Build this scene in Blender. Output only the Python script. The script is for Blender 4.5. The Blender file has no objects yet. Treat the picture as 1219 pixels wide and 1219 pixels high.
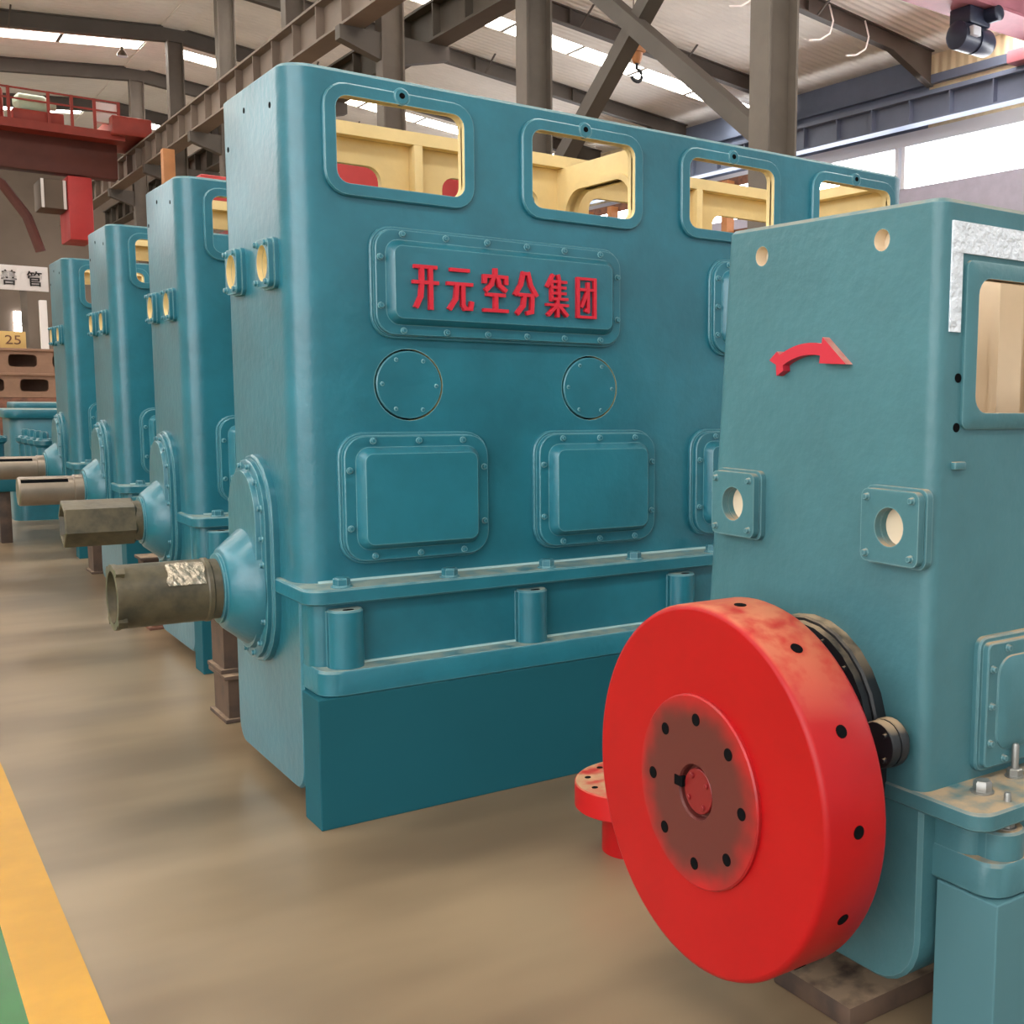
import bpy, bmesh, math, random
from mathutils import Vector, Matrix
from mathutils.geometry import tessellate_polygon

random.seed(4)
PI = math.pi
scene = bpy.context.scene
COL = scene.collection

# ------------------------------------------------------------------ camera
cam_data = bpy.data.cameras.new('camera')
cam = bpy.data.objects.new('camera', cam_data)
COL.objects.link(cam)
scene.camera = cam
YAW, PITCH, ROLL = 0.675957, 0.113650, 0.0150229
FPX, CX, CY, EYE = 1331.81, 882.45, 621.42, 1.6
fwd = Vector((math.cos(PITCH) * math.sin(YAW), math.cos(PITCH) * math.cos(YAW), -math.sin(PITCH)))
rgt = Vector((math.cos(YAW), -math.sin(YAW), 0))
upv = rgt.cross(fwd)
r2 = rgt * math.cos(ROLL) + upv * math.sin(ROLL)
u2 = upv * math.cos(ROLL) - rgt * math.sin(ROLL)
mw = Matrix((r2, u2, -fwd)).transposed().to_4x4()
mw.translation = Vector((0, 0, EYE))
cam.matrix_world = mw
cam_data.sensor_width = 36
cam_data.lens = 36 * FPX / 1219
cam_data.shift_x = -(CX - 609.5) / 1219
cam_data.shift_y = (CY - 609.5) / 1219
cam_data.clip_start = 0.05
cam_data.clip_end = 300

# ------------------------------------------------------------------ world, exposure
world = bpy.data.worlds.new('world')
scene.world = world
world.use_nodes = True
bg = world.node_tree.nodes['Background']
bg.inputs['Color'].default_value = (0.93, 0.97, 1.0, 1)
bg.inputs['Strength'].default_value = 0.9
scene.view_settings.view_transform = 'Standard'
scene.view_settings.look = 'None'
scene.view_settings.exposure = -0.14
scene.view_settings.gamma = 1.0
scene.view_settings.use_curve_mapping = False
SKYLIGHT_POWER = 18.0
WINDOW_POWER = 14.0
FRONT_WINDOW_POWER = 4.5


# ------------------------------------------------------------------ materials
def lin(c):
    return tuple(((v / 255) / 12.92 if v / 255 <= 0.04045 else ((v / 255 + 0.055) / 1.055) ** 2.4) for v in c) + (1,)


def material(name, rgb, rough=0.5, metal=0.0, var=0.0, var_scale=3.0, bump=0.0, bump_scale=60.0, rgb2=None,
             dust=None, coat=0.0, spec=0.5, detail=4.0, edge=None):
    m = bpy.data.materials.new(name)
    m.use_nodes = True
    nt = m.node_tree
    b = nt.nodes['Principled BSDF']
    b.inputs['Roughness'].default_value = rough
    b.inputs['Metallic'].default_value = metal
    b.inputs['Specular IOR Level'].default_value = spec
    if coat:
        b.inputs['Coat Weight'].default_value = coat
        b.inputs['Coat Roughness'].default_value = 0.25
    tc = nt.nodes.new('ShaderNodeTexCoord')
    col = None
    if var or rgb2:
        n = nt.nodes.new('ShaderNodeTexNoise')
        n.inputs['Scale'].default_value = var_scale
        n.inputs['Detail'].default_value = detail
        n.inputs['Roughness'].default_value = 0.6
        nt.links.new(tc.outputs['Object'], n.inputs['Vector'])
        r = nt.nodes.new('ShaderNodeValToRGB')
        a = lin(rgb)
        if rgb2:
            c2 = lin(rgb2)
            r.color_ramp.elements[0].position, r.color_ramp.elements[1].position = 0.38, 0.66
        else:
            c2 = tuple(min(1, v * (1 + var)) for v in a[:3]) + (1,)
            a = tuple(v * (1 - var) for v in a[:3]) + (1,)
            r.color_ramp.elements[0].position, r.color_ramp.elements[1].position = 0.3, 0.7
        r.color_ramp.interpolation = 'EASE'
        r.color_ramp.elements[0].color = a
        r.color_ramp.elements[1].color = c2
        nt.links.new(n.outputs['Fac'], r.inputs['Fac'])
        col = r.outputs['Color']
    if edge:
        # edge highlights put into the colour, plus thin paint and caulked joints
        g2 = nt.nodes.new('ShaderNodeNewGeometry')
        bv = nt.nodes.new('ShaderNodeBevel')
        bv.samples = 6
        bv.inputs['Radius'].default_value = edge[1]
        dt = nt.nodes.new('ShaderNodeVectorMath')
        dt.operation = 'DOT_PRODUCT'
        nt.links.new(g2.outputs['Normal'], dt.inputs[0])
        nt.links.new(bv.outputs['Normal'], dt.inputs[1])
        em = nt.nodes.new('ShaderNodeMapRange')
        em.inputs['From Min'].default_value = 0.985
        em.inputs['From Max'].default_value = 0.80
        em.inputs['To Max'].default_value = edge[2]
        nt.links.new(dt.outputs['Value'], em.inputs['Value'])
        ex = nt.nodes.new('ShaderNodeMix')
        ex.data_type = 'RGBA'
        nt.links.new(em.outputs[0], ex.inputs[0])
        if col:
            nt.links.new(col, ex.inputs[6])
        else:
            ex.inputs[6].default_value = lin(rgb)
        ex.inputs[7].default_value = lin(edge[0])
        col = ex.outputs[2]
    if dust:
        # settled workshop dust lies on faces that point up
        g = nt.nodes.new('ShaderNodeNewGeometry')
        sx = nt.nodes.new('ShaderNodeSeparateXYZ')
        nt.links.new(g.outputs['Normal'], sx.inputs[0])
        mr = nt.nodes.new('ShaderNodeMapRange')
        mr.inputs['From Min'].default_value = 0.55
        mr.inputs['From Max'].default_value = 0.95
        mr.inputs['To Max'].default_value = dust[1]
        nt.links.new(sx.outputs['Z'], mr.inputs['Value'])
        dn = nt.nodes.new('ShaderNodeTexNoise')
        dn.inputs['Scale'].default_value = 14
        dn.inputs['Detail'].default_value = 5
        nt.links.new(tc.outputs['Object'], dn.inputs['Vector'])
        dr = nt.nodes.new('ShaderNodeMapRange')
        dr.inputs['From Min'].default_value = 0.3
        dr.inputs['From Max'].default_value = 0.55
        nt.links.new(dn.outputs['Fac'], dr.inputs['Value'])
        mu = nt.nodes.new('ShaderNodeMath')
        mu.operation = 'MULTIPLY'
        nt.links.new(mr.outputs[0], mu.inputs[0])
        nt.links.new(dr.outputs[0], mu.inputs[1])
        mx = nt.nodes.new('ShaderNodeMix')
        mx.data_type = 'RGBA'
        nt.links.new(mu.outputs[0], mx.inputs[0])
        if col:
            nt.links.new(col, mx.inputs[6])
        else:
            mx.inputs[6].default_value = lin(rgb)
        mx.inputs[7].default_value = lin(dust[0])
        col = mx.outputs[2]
        ra = nt.nodes.new('ShaderNodeMapRange')
        ra.inputs['To Min'].default_value = rough
        ra.inputs['To Max'].default_value = 0.85
        nt.links.new(mu.outputs[0], ra.inputs['Value'])
        nt.links.new(ra.outputs[0], b.inputs['Roughness'])
    if col:
        nt.links.new(col, b.inputs['Base Color'])
    else:
        b.inputs['Base Color'].default_value = lin(rgb)
    if bump:
        n2 = nt.nodes.new('ShaderNodeTexNoise')
        n2.inputs['Scale'].default_value = bump_scale
        n2.inputs['Detail'].default_value = 3
        nt.links.new(tc.outputs['Object'], n2.inputs['Vector'])
        bp = nt.nodes.new('ShaderNodeBump')
        bp.inputs['Strength'].default_value = bump
        bp.inputs['Distance'].default_value = 0.01
        nt.links.new(n2.outputs['Fac'], bp.inputs['Height'])
        nt.links.new(bp.outputs['Normal'], b.inputs['Normal'])
    return m


def glow(name, rgb, power):
    m = bpy.data.materials.new(name)
    m.use_nodes = True
    nt = m.node_tree
    b = nt.nodes['Principled BSDF']
    b.inputs['Base Color'].default_value = lin(rgb)
    b.inputs['Emission Color'].default_value = lin(rgb)
    b.inputs['Emission Strength'].default_value = power
    return m


def corrugated(name, rgb, axis, pitch, rough=0.6, depth=0.5):
    m = material(name, rgb, rough, var=0.06, var_scale=0.6)
    nt = m.node_tree
    b = nt.nodes['Principled BSDF']
    tc = nt.nodes['Texture Coordinate']
    w = nt.nodes.new('ShaderNodeTexWave')
    w.wave_type = 'BANDS'
    w.bands_direction = axis
    w.inputs['Scale'].default_value = 2 * PI / pitch / 20
    w.inputs['Distortion'].default_value = 0
    nt.links.new(tc.outputs['Object'], w.inputs['Vector'])
    bp = nt.nodes.new('ShaderNodeBump')
    bp.inputs['Strength'].default_value = depth
    bp.inputs['Distance'].default_value = 0.05
    nt.links.new(w.outputs['Fac'], bp.inputs['Height'])
    nt.links.new(bp.outputs['Normal'], b.inputs['Normal'])
    return m


DUST = (176, 152, 122)
TEAL = (34, 107, 123)
M_TEAL = material('teal_paint', TEAL, 0.36, var=0.17, var_scale=2.2, bump=0.28, bump_scale=22, coat=0.4, edge=((150, 192, 194), 0.007, 0.75))
M_TEAL_LEDGE = material('teal_paint_ledge', TEAL, 0.36, var=0.10, var_scale=3.5, bump=0.25, bump_scale=22,
                        dust=((150, 160, 148), 0.75), coat=0.1, edge=((150, 192, 194), 0.007, 0.75))
M_TEAL2 = material('teal_grey_paint', (66, 112, 120), 0.4, var=0.10, var_scale=2.0, bump=0.22, bump_scale=30, edge=((140, 172, 174), 0.006, 0.6),
                   dust=(DUST, 0.95))
M_TEAL_BLOCK = material('teal_block_paint', (24, 86, 98), 0.6, var=0.03, var_scale=2, spec=0.2)
M_TEAL_BLOCK2 = material('pale_teal_block_paint', (74, 118, 126), 0.6, var=0.03, var_scale=2)
M_ROUGH = material('pale_rough_coat', (218, 224, 232), 0.45, var=0.08, var_scale=20, bump=0.9, bump_scale=60)
M_SEAL = material('pale_sealant', (170, 200, 200), 0.5)
M_CREAM = material('cream_paint', (232, 208, 152), 0.55, var=0.06, var_scale=4, bump=0.15, bump_scale=30)
M_CREAM2 = material('pale_cream_paint', (226, 206, 178), 0.6, var=0.04, var_scale=4)
M_RED = material('red_paint', (168, 8, 14), 0.42, spec=0.35, var=0.05, var_scale=3, dust=((196, 126, 92), 0.8))
def oil_stain(m, centre, r0, r1, rgb):
    """oil mark with a round shape of its own around the shaft end"""
    nt = m.node_tree
    b = nt.nodes['Principled BSDF']
    tc = nt.nodes.new('ShaderNodeTexCoord')
    vm = nt.nodes.new('ShaderNodeVectorMath')
    vm.operation = 'DISTANCE'
    vm.inputs[1].default_value = centre
    nt.links.new(tc.outputs['Object'], vm.inputs[0])
    n = nt.nodes.new('ShaderNodeTexNoise')
    n.inputs['Scale'].default_value = 9
    nt.links.new(tc.outputs['Object'], n.inputs['Vector'])
    ad = nt.nodes.new('ShaderNodeMath')
    ad.operation = 'MULTIPLY_ADD'
    ad.inputs[1].default_value = 0.12
    nt.links.new(n.outputs['Fac'], ad.inputs[0])
    nt.links.new(vm.outputs['Value'], ad.inputs[2])
    mr = nt.nodes.new('ShaderNodeMapRange')
    mr.interpolation_type = 'SMOOTHSTEP'
    mr.inputs['From Min'].default_value = r0 + 0.06
    mr.inputs['From Max'].default_value = r1 + 0.06
    nt.links.new(ad.outputs[0], mr.inputs['Value'])
    mx = nt.nodes.new('ShaderNodeMix')
    mx.data_type = 'RGBA'
    mx.inputs[6].default_value = lin(rgb)
    mx.inputs[7].default_value = b.inputs['Base Color'].default_value
    nt.links.new(mr.outputs[0], mx.inputs[0])
    nt.links.new(mx.outputs[2], b.inputs['Base Color'])


M_REDHUB = material('red_oily_paint', (178, 18, 24), 0.42)
M_REDCAP = material('red_cap_paint', (124, 24, 26), 0.42)
M_LETTER = material('letter_red', (204, 30, 50), 0.45)
M_LETTER_DUST = material('arrow_red', (190, 34, 54), 0.5, dust=((200, 180, 160), 0.95))
M_BLACK = material('black_paint', (26, 30, 34), 0.45, var=0.1, dust=(DUST, 0.9))
M_HOLE = material('dark_hole', (8, 9, 11), 0.9, spec=0.1)
M_STEEL = material('bare_steel', (150, 140, 126), 0.32, metal=0.85, var=0.12, var_scale=8)
M_BOLT_STEEL = material('zinc_bolt', (150, 150, 146), 0.4, metal=0.7)
M_SHAFT = material('oiled_shaft', (150, 136, 122), 0.36, metal=0.6, var=0.1, var_scale=6)
M_WRAP = material('olive_wrapping', (98, 87, 66), 0.42, rgb2=(68, 63, 50), var_scale=7, var=0.1, bump=0.3, bump_scale=18)
M_TAPE = material('crinkled_foil', (176, 164, 146), 0.25, metal=0.6, bump=0.9, bump_scale=45)
M_RUST = material('rusty_steel', (92, 72, 58), 0.7, rgb2=(64, 52, 46), var_scale=5, var=0.1, dust=((160, 136, 110), 0.7))
M_RUST2 = material('red_brown_steel', (126, 82, 62), 0.7, rgb2=(92, 62, 50), var_scale=5, var=0.1)
M_GREY = material('grey_brown_steel', (104, 94, 84), 0.6, var=0.12, var_scale=1.5)
M_DARKSTEEL = material('dark_brown_steel', (84, 76, 68), 0.62, var=0.1, var_scale=1.2)
M_BLUESTEEL = material('blue_grey_steel', (104, 114, 136), 0.6, var=0.08, var_scale=1.0)
M_BEAM = material('brown_runway_paint', (124, 108, 96), 0.6, var=0.1, var_scale=1.2)
M_CRANE = material('crane_red_paint', (152, 52, 38), 0.5, var=0.12, var_scale=2)
M_CRANE2 = material('dark_crane_red', (92, 46, 36), 0.6, var=0.15, var_scale=1.0)
M_CABRED = material('cab_red_paint', (184, 48, 46), 0.5, var=0.05)
M_PINK = material('pink_crane_paint', (206, 132, 146), 0.5, var=0.05)
M_ORANGE = material('orange_steel', (182, 122, 74), 0.55, var=0.12, var_scale=2)
M_WHITE = material('white_board', (236, 228, 224), 0.6)
M_INK = material('black_ink', (44, 38, 36), 0.7)
M_MINT = material('mint_motor_paint', (178, 196, 170), 0.5, var=0.08)
M_CAST = material('brown_primer', (146, 112, 90), 0.7, var=0.12, var_scale=3)
M_SIGN = material('yellow_card', (214, 176, 110), 0.7)
M_YELLOW = material('yellow_line_paint', (192, 140, 26), 0.35, var=0.07, var_scale=4)
M_GREEN = material('green_floor_paint', (22, 100, 40), 0.25, var=0.12, var_scale=2)
M_ROOF = corrugated('roof_sheet', (238, 231, 220), 'Y', 0.25)
M_SHEET = corrugated('wall_sheet', (222, 204, 168), 'Y', 0.3)
M_LILAC = material('lilac_wall_paint', (176, 172, 188), 0.7, var=0.05)
M_LEFTWALL = material('cream_wall_paint', (200, 186, 166), 0.8, var=0.06, var_scale=0.4)
M_BACKWALL = material('taupe_wall', (108, 94, 82), 0.8, var=0.12, var_scale=0.3)
M_SKY = glow('skylight_sheet', (255, 250, 240), SKYLIGHT_POWER)
M_WIN = glow('daylight_pane', (250, 252, 255), WINDOW_POWER)
M_FRONTWIN = glow('tall_daylight_pane', (250, 252, 255), FRONT_WINDOW_POWER)
M_FROST = material('frosted_strip', (226, 228, 236), 0.5)
M_LAMP = glow('lamp_glass', (255, 250, 240), 6.0)


def floor_material():
    """sealed concrete: soft broad stains, plus drag marks stretched along the hall width"""
    m = material('epoxy_floor', (150, 131, 108), 0.3)
    nt = m.node_tree
    b = nt.nodes['Principled BSDF']
    tc = nt.nodes['Texture Coordinate']
    mp = nt.nodes.new('ShaderNodeMapping')
    mp.inputs['Rotation'].default_value = (0, 0, 0.25)
    mp.inputs['Scale'].default_value = (0.55, 1.5, 1)
    nt.links.new(tc.outputs['Object'], mp.inputs['Vector'])
    fac = []
    for vec, sc_, det in ((tc.outputs['Object'], 0.55, 3), (mp.outputs[0], 1.25, 3)):
        n = nt.nodes.new('ShaderNodeTexNoise')
        n.inputs['Scale'].default_value = sc_
        n.inputs['Detail'].default_value = det
        nt.links.new(vec, n.inputs['Vector'])
        fac.append(n.outputs['Fac'])
    av = nt.nodes.new('ShaderNodeMath')
    av.operation = 'ADD'
    nt.links.new(fac[0], av.inputs[0])
    nt.links.new(fac[1], av.inputs[1])
    mr = nt.nodes.new('ShaderNodeMapRange')
    mr.interpolation_type = 'SMOOTHERSTEP'
    mr.inputs['From Min'].default_value = 0.62
    mr.inputs['From Max'].default_value = 1.3
    nt.links.new(av.outputs[0], mr.inputs['Value'])
    mx = nt.nodes.new('ShaderNodeMix')
    mx.data_type = 'RGBA'
    mx.inputs[6].default_value = lin((149, 128, 101))
    mx.inputs[7].default_value = lin((110, 92, 71))
    nt.links.new(mr.outputs[0], mx.inputs[0])
    nt.links.new(mx.outputs[2], b.inputs['Base Color'])
    return m


M_FLOOR = floor_material()


# ------------------------------------------------------------------ mesh helpers
def finish(name, bm, mats, parent=None, angle=38, flat=False):
    bmesh.ops.remove_doubles(bm, verts=bm.verts, dist=1e-5)
    bmesh.ops.recalc_face_normals(bm, faces=bm.faces)
    me = bpy.data.meshes.new(name)
    bm.to_mesh(me)
    bm.free()
    if not isinstance(mats, (list, tuple)):
        mats = [mats]
    for m in mats:
        me.materials.append(m)
    if not flat:
        me.shade_smooth()
        me.set_sharp_from_angle(angle=math.radians(angle))
    o = bpy.data.objects.new(name, me)
    COL.objects.link(o)
    if parent:
        o.parent = parent
    return o


def inst(name, src, loc, parent=None, rot=None):
    o = bpy.data.objects.new(name, src)
    COL.objects.link(o)
    o.location = loc
    if rot is not None:
        o.rotation_euler = rot
    if parent:
        o.parent = parent
    return o


def thing(name, label, cat, loc=(0, 0, 0), rz=0, group=None):
    o = bpy.data.objects.new(name, None)
    COL.objects.link(o)
    o.empty_display_size = 0.1
    o.location = loc
    o.rotation_euler = (0, 0, rz)
    return tag(o, label, cat, group)


def tag(o, label, cat, group=None):
    o['label'] = label
    o['category'] = cat
    if group:
        o['group'] = group
    return o


def struct(name, bm, mats, **k):
    o = finish(name, bm, mats, **k)
    o['kind'] = 'structure'
    return o


class Frame:
    """maps (a, b, depth) to a point; u x v = n points out of the surface"""

    def __init__(s, o, u, v):
        s.o, s.u, s.v = Vector(o), Vector(u), Vector(v)
        s.n = s.u.cross(s.v)

    def __call__(s, a, b, d=0.0):
        return s.o + s.u * a + s.v * b + s.n * d


def front(y=0, x=0, z=0):            # faces -Y
    return Frame((x, y, z), (1, 0, 0), (0, 0, 1))


def end(x=0, y=0, z=0):              # faces -X ; first coordinate is -y so pass -y
    return Frame((x, y, z), (0, -1, 0), (0, 0, 1))


def flat(z=0, x=0, y=0):             # faces +Z
    return Frame((x, y, z), (1, 0, 0), (0, 1, 0))


def rrect(cx, cy, w, h, r, n=5):
    r = max(min(r, w / 2 - 1e-4, h / 2 - 1e-4), 1e-4)
    out = []
    for k, (sx, sy) in enumerate(((1, 1), (-1, 1), (-1, -1), (1, -1))):
        for i in range(n + 1):
            a = PI / 2 * (k + i / n)
            out.append((cx + sx * (w / 2 - r) + r * math.cos(a), cy + sy * (h / 2 - r) + r * math.sin(a)))
    return out


def circle(cx, cy, r, n=24, a0=0.0):
    return [(cx + r * math.cos(a0 + 2 * PI * i / n), cy + r * math.sin(a0 + 2 * PI * i / n)) for i in range(n)]


def stadium(cx, z0, z1, hw, n=10):
    out = []
    for i in range(n + 1):
        a = PI * i / n
        out.append((cx + hw * math.cos(a), z1 - hw + hw * math.sin(a)))
    for i in range(n + 1):
        a = PI + PI * i / n
        out.append((cx + hw * math.cos(a), z0 + hw + hw * math.sin(a)))
    return out


def loft(bm, F, loops, cap0=False, cap1=True, mi=0, mis=None):
    rings = [[bm.verts.new(F(a, b, d)) for a, b in pts] for pts, d in loops]
    for k in range(len(rings) - 1):
        A, B = rings[k], rings[k + 1]
        n = len(A)
        for i in range(n):
            f = bm.faces.new((A[i], A[(i + 1) % n], B[(i + 1) % n], B[i]))
            f.material_index = mis[k] if mis else mi
    if cap0:
        bm.faces.new(rings[0][::-1]).material_index = mi
    if cap1:
        bm.faces.new(rings[-1]).material_index = mis[-1] if mis else mi


def plate(bm, F, outer, holes, d0, d1, mf=0, mb=0, mh=None, rim=True):
    """flat plate with through holes: front side at depth d1, back at d0"""
    loops = [outer] + list(holes)
    flatp = [p for l in loops for p in l]
    tris = tessellate_polygon([[Vector((a, b, 0)) for a, b in l] for l in loops])
    top = [bm.verts.new(F(a, b, d1)) for a, b in flatp]
    bot = [bm.verts.new(F(a, b, d0)) for a, b in flatp]
    for t in tris:
        try:
            bm.faces.new([top[i] for i in t]).material_index = mf
            bm.faces.new([bot[i] for i in t][::-1]).material_index = mb
        except ValueError:
            pass
    k = 0
    for li, l in enumerate(loops):
        n = len(l)
        if li == 0 and not rim:
            k += n
            continue
        for i in range(n):
            a, b = k + i, k + (i + 1) % n
            f = bm.faces.new((top[a], top[b], bot[b], bot[a]))
            f.material_index = mf if li == 0 else (mb if mh is None else mh)
        k += n


def box(bm, x0, x1, y0, y1, z0, z1, mi=0):
    v = [bm.verts.new((x, y, z)) for x in (x0, x1) for y in (y0, y1) for z in (z0, z1)]
    for q in ((0, 1, 3, 2), (4, 6, 7, 5), (0, 4, 5, 1), (2, 3, 7, 6), (0, 2, 6, 4), (1, 5, 7, 3)):
        bm.faces.new([v[i] for i in q]).material_index = mi


def bbox(bm, x0, x1, y0, y1, z0, z1, b=0.01, mi=0):
    """box with bevelled edges"""
    t = bmesh.new()
    box(t, x0, x1, y0, y1, z0, z1)
    bmesh.ops.recalc_face_normals(t, faces=t.faces)
    bmesh.ops.bevel(t, geom=list(t.edges), offset=b, segments=2, affect='EDGES', profile=0.5)
    merge(bm, t, mi)


def merge(bm, t, mi=0):
    vm = {v: bm.verts.new(v.co) for v in t.verts}
    for f in t.faces:
        bm.faces.new([vm[v] for v in f.verts]).material_index = mi
    t.free()


def bar(bm, p0, p1, w, h, up=(0, 0, 1), mi=0):
    p0, p1 = Vector(p0), Vector(p1)
    d = (p1 - p0).normalized()
    s = d.cross(Vector(up))
    if s.length < 1e-4:
        s = d.cross(Vector((1, 0, 0)))
    s.normalize()
    t = s.cross(d)
    q = [p + s * (a * w / 2) + t * (b * h / 2) for p in (p0, p1) for a, b in ((-1, -1), (1, -1), (1, 1), (-1, 1))]
    v = [bm.verts.new(c) for c in q]
    for f in ((0, 1, 2, 3), (7, 6, 5, 4), (0, 4, 5, 1), (1, 5, 6, 2), (2, 6, 7, 3), (3, 7, 4, 0)):
        bm.faces.new([v[i] for i in f]).material_index = mi


def tube(bm, pts, r, seg=8, mi=0):
    pts = [Vector(p) for p in pts]
    rings = []
    for i, p in enumerate(pts):
        d = (pts[min(i + 1, len(pts) - 1)] - pts[max(i - 1, 0)]).normalized()
        s = d.cross(Vector((0, 0, 1)))
        if s.length < 1e-3:
            s = d.cross(Vector((1, 0, 0)))
        s.normalize()
        t = s.cross(d)
        rings.append([bm.verts.new(p + (s * math.cos(2 * PI * k / seg) + t * math.sin(2 * PI * k / seg)) * r) for k in range(seg)])
    for A, B in zip(rings, rings[1:]):
        for k in range(seg):
            bm.faces.new((A[k], A[(k + 1) % seg], B[(k + 1) % seg], B[k])).material_index = mi
    bm.faces.new(rings[0][::-1]).material_index = mi
    bm.faces.new(rings[-1]).material_index = mi


def lathe(bm, F, cx, cy, prof, seg=32, mi=0, cap0=False, cap1=True, mis=None, a0=0.0):
    loft(bm, F, [(circle(cx, cy, r, seg, a0), d) for r, d in prof], cap0, cap1, mi, mis)


def corner(bm, cx, cy, ro, ri, a0, a1, z0, z1, n=8, mo=0, mi=1):
    rows = []
    for i in range(n + 1):
        a = a0 + (a1 - a0) * i / n
        c, s = math.cos(a), math.sin(a)
        rows.append([bm.verts.new((cx + r * c, cy + r * s, z)) for r, z in ((ro, z0), (ro, z1), (ri, z1), (ri, z0))])
    for A, B in zip(rows, rows[1:]):
        for k, m in ((0, mo), (2, mi)):
            bm.faces.new((A[k], B[k], B[(k + 1) % 4], A[(k + 1) % 4])).material_index = m


# shared small meshes (head points along local -Y, +Z or -X by rotation)
def shared(name, build, mats):
    bm = bmesh.new()
    build(bm)
    o = finish(name, bm, mats)
    me = o.data
    bpy.data.objects.remove(o)
    return me


ROT_FRONT = (PI / 2, 0, 0)           # +Z -> -Y
ROT_END = (0, -PI / 2, 0)            # +Z -> -X


def bolt_build(r, h):
    def f(bm):
        lathe(bm, flat(), 0, 0, ((r * 1.25, -0.002), (r * 1.25, h * 0.2), (r, h * 0.22), (r, h * 0.8), (r * 0.8, h)), 8)
    return f


def hex_build(r, h, stud=0.0):
    def f(bm):
        lathe(bm, flat(), 0, 0, ((r * 1.45, -0.004), (r * 1.45, h * 0.12), (r * 1.4, h * 0.14)), 16)
        lathe(bm, flat(), 0, 0, ((r * 1.15, h * 0.14), (r * 1.15, h * 0.85), (r * 0.95, h)), 6)
        if stud:
            lathe(bm, flat(), 0, 0, ((r * 0.55, h * 0.9), (r * 0.55, stud - 0.006), (r * 0.42, stud)), 12)
    return f


BOLT = shared('bolt', bolt_build(0.0105, 0.014), M_TEAL)
BOLT2 = shared('bolt', bolt_build(0.008, 0.011), M_TEAL2)
BOLTK = shared('bolt', bolt_build(0.006, 0.008), M_BLACK)
SCREW = shared('screw', bolt_build(0.007, 0.005), M_TEAL)
SCREWR = shared('screw', bolt_build(0.007, 0.005), M_REDCAP)
HEX = shared('hex_bolt', hex_build(0.027, 0.036), M_TEAL)
NUT = shared('hex_nut', hex_build(0.020, 0.030), M_BOLT_STEEL)
NUTSTUD = shared('stud_nut', hex_build(0.017, 0.022, 0.085), M_BOLT_STEEL)
HOLE_F = shared('bolt_hole', lambda bm: lathe(bm, flat(), 0, 0, ((0.011, -0.002), (0.011, 0.0012)), 14), M_HOLE)


def on_front(name, me, x, y, z, parent):
    return inst(name, me, (x, y, z), parent, ROT_FRONT)


def on_end(name, me, x, y, z, parent):
    return inst(name, me, (x, y, z), parent, ROT_END)


# ------------------------------------------------------------------ building
def column_y(i):
    return 10.25 + 5.72 * i


RIDGE_X, RIDGE_Z, K = 8.6, 12.5, 0.1
XL, XR = -8.0, 24.0


def roof_z(x):
    return RIDGE_Z - K * abs(x - RIDGE_X)


bm = bmesh.new()
box(bm, XL, XR, -14, 62, -0.3, 0)
struct('floor', bm, M_FLOOR, flat=True)
bm = bmesh.new()
box(bm, 0.275, 0.435, -6, 58, 0, 0.002)
struct('trim_1', bm, M_YELLOW, flat=True)
bm = bmesh.new()
box(bm, -2.6, 0.275, -6, 58, 0, 0.0018)
struct('trim_2', bm, M_GREEN, flat=True)

# roof: sheets cut by skylight strips
strip_rows = [(column_y(i) + 2.1, column_y(i) + 3.1) for i in range(-3, 8, 2)]
for side, (xa, xb) in enumerate(((XL, RIDGE_X), (RIDGE_X, XR))):
    bm = bmesh.new()
    y = -14.0
    for (a, b) in strip_rows + [(62, 62)]:
        za, zb = roof_z(xa), roof_z(xb)
        v = [(xa, y, za), (xb, y, zb), (xb, a, zb), (xa, a, za)]
        lo = [bm.verts.new(p) for p in v]
        hi = [bm.verts.new((p[0], p[1], p[2] + 0.12)) for p in v]
        bm.faces.new(lo)
        bm.faces.new(hi[::-1])
        for k in range(4):
            bm.faces.new((lo[k], lo[(k + 1) % 4], hi[(k + 1) % 4], hi[k]))
        y = b
    struct('ceiling', bm, M_ROOF, flat=True)
nwin = 0
for (a, b) in strip_rows:
    for (xa, xb) in ((XL, RIDGE_X - 0.35), (RIDGE_X + 0.35, XR)):
        nwin += 1
        n = max(1, int(round((xb - xa) / 2.2)))
        bm = bmesh.new()
        for k in range(n + 1):
            x = xa + (xb - xa) * k / n
            bar(bm, (x, a, roof_z(x) + 0.03), (x, b, roof_z(x) + 0.03), 0.1, 0.06)
        sk = struct('window_%d' % nwin, bm, M_GREY, flat=True)
        for k in range(n):
            x0 = xa + (xb - xa) * k / n + 0.05
            x1 = xa + (xb - xa) * (k + 1) / n - 0.05
            bm = bmesh.new()
            v = [bm.verts.new((x, y, roof_z(x) + dz)) for dz in (0.02, 0.05) for x, y in ((x0, a), (x1, a), (x1, b), (x0, b))]
            for q in ((3, 2, 1, 0), (4, 5, 6, 7), (0, 1, 5, 4), (1, 2, 6, 5), (2, 3, 7, 6), (3, 0, 4, 7)):
                bm.faces.new([v[i] for i in q])
            finish('pane', bm, M_SKY, sk, flat=True)
# cap between the strips at the ridge
bm = bmesh.new()
box(bm, RIDGE_X - 0.36, RIDGE_X + 0.36, -14, 62, RIDGE_Z - 0.06, RIDGE_Z + 0.1)
struct('trim_3', bm, M_ROOF, flat=True)

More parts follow.
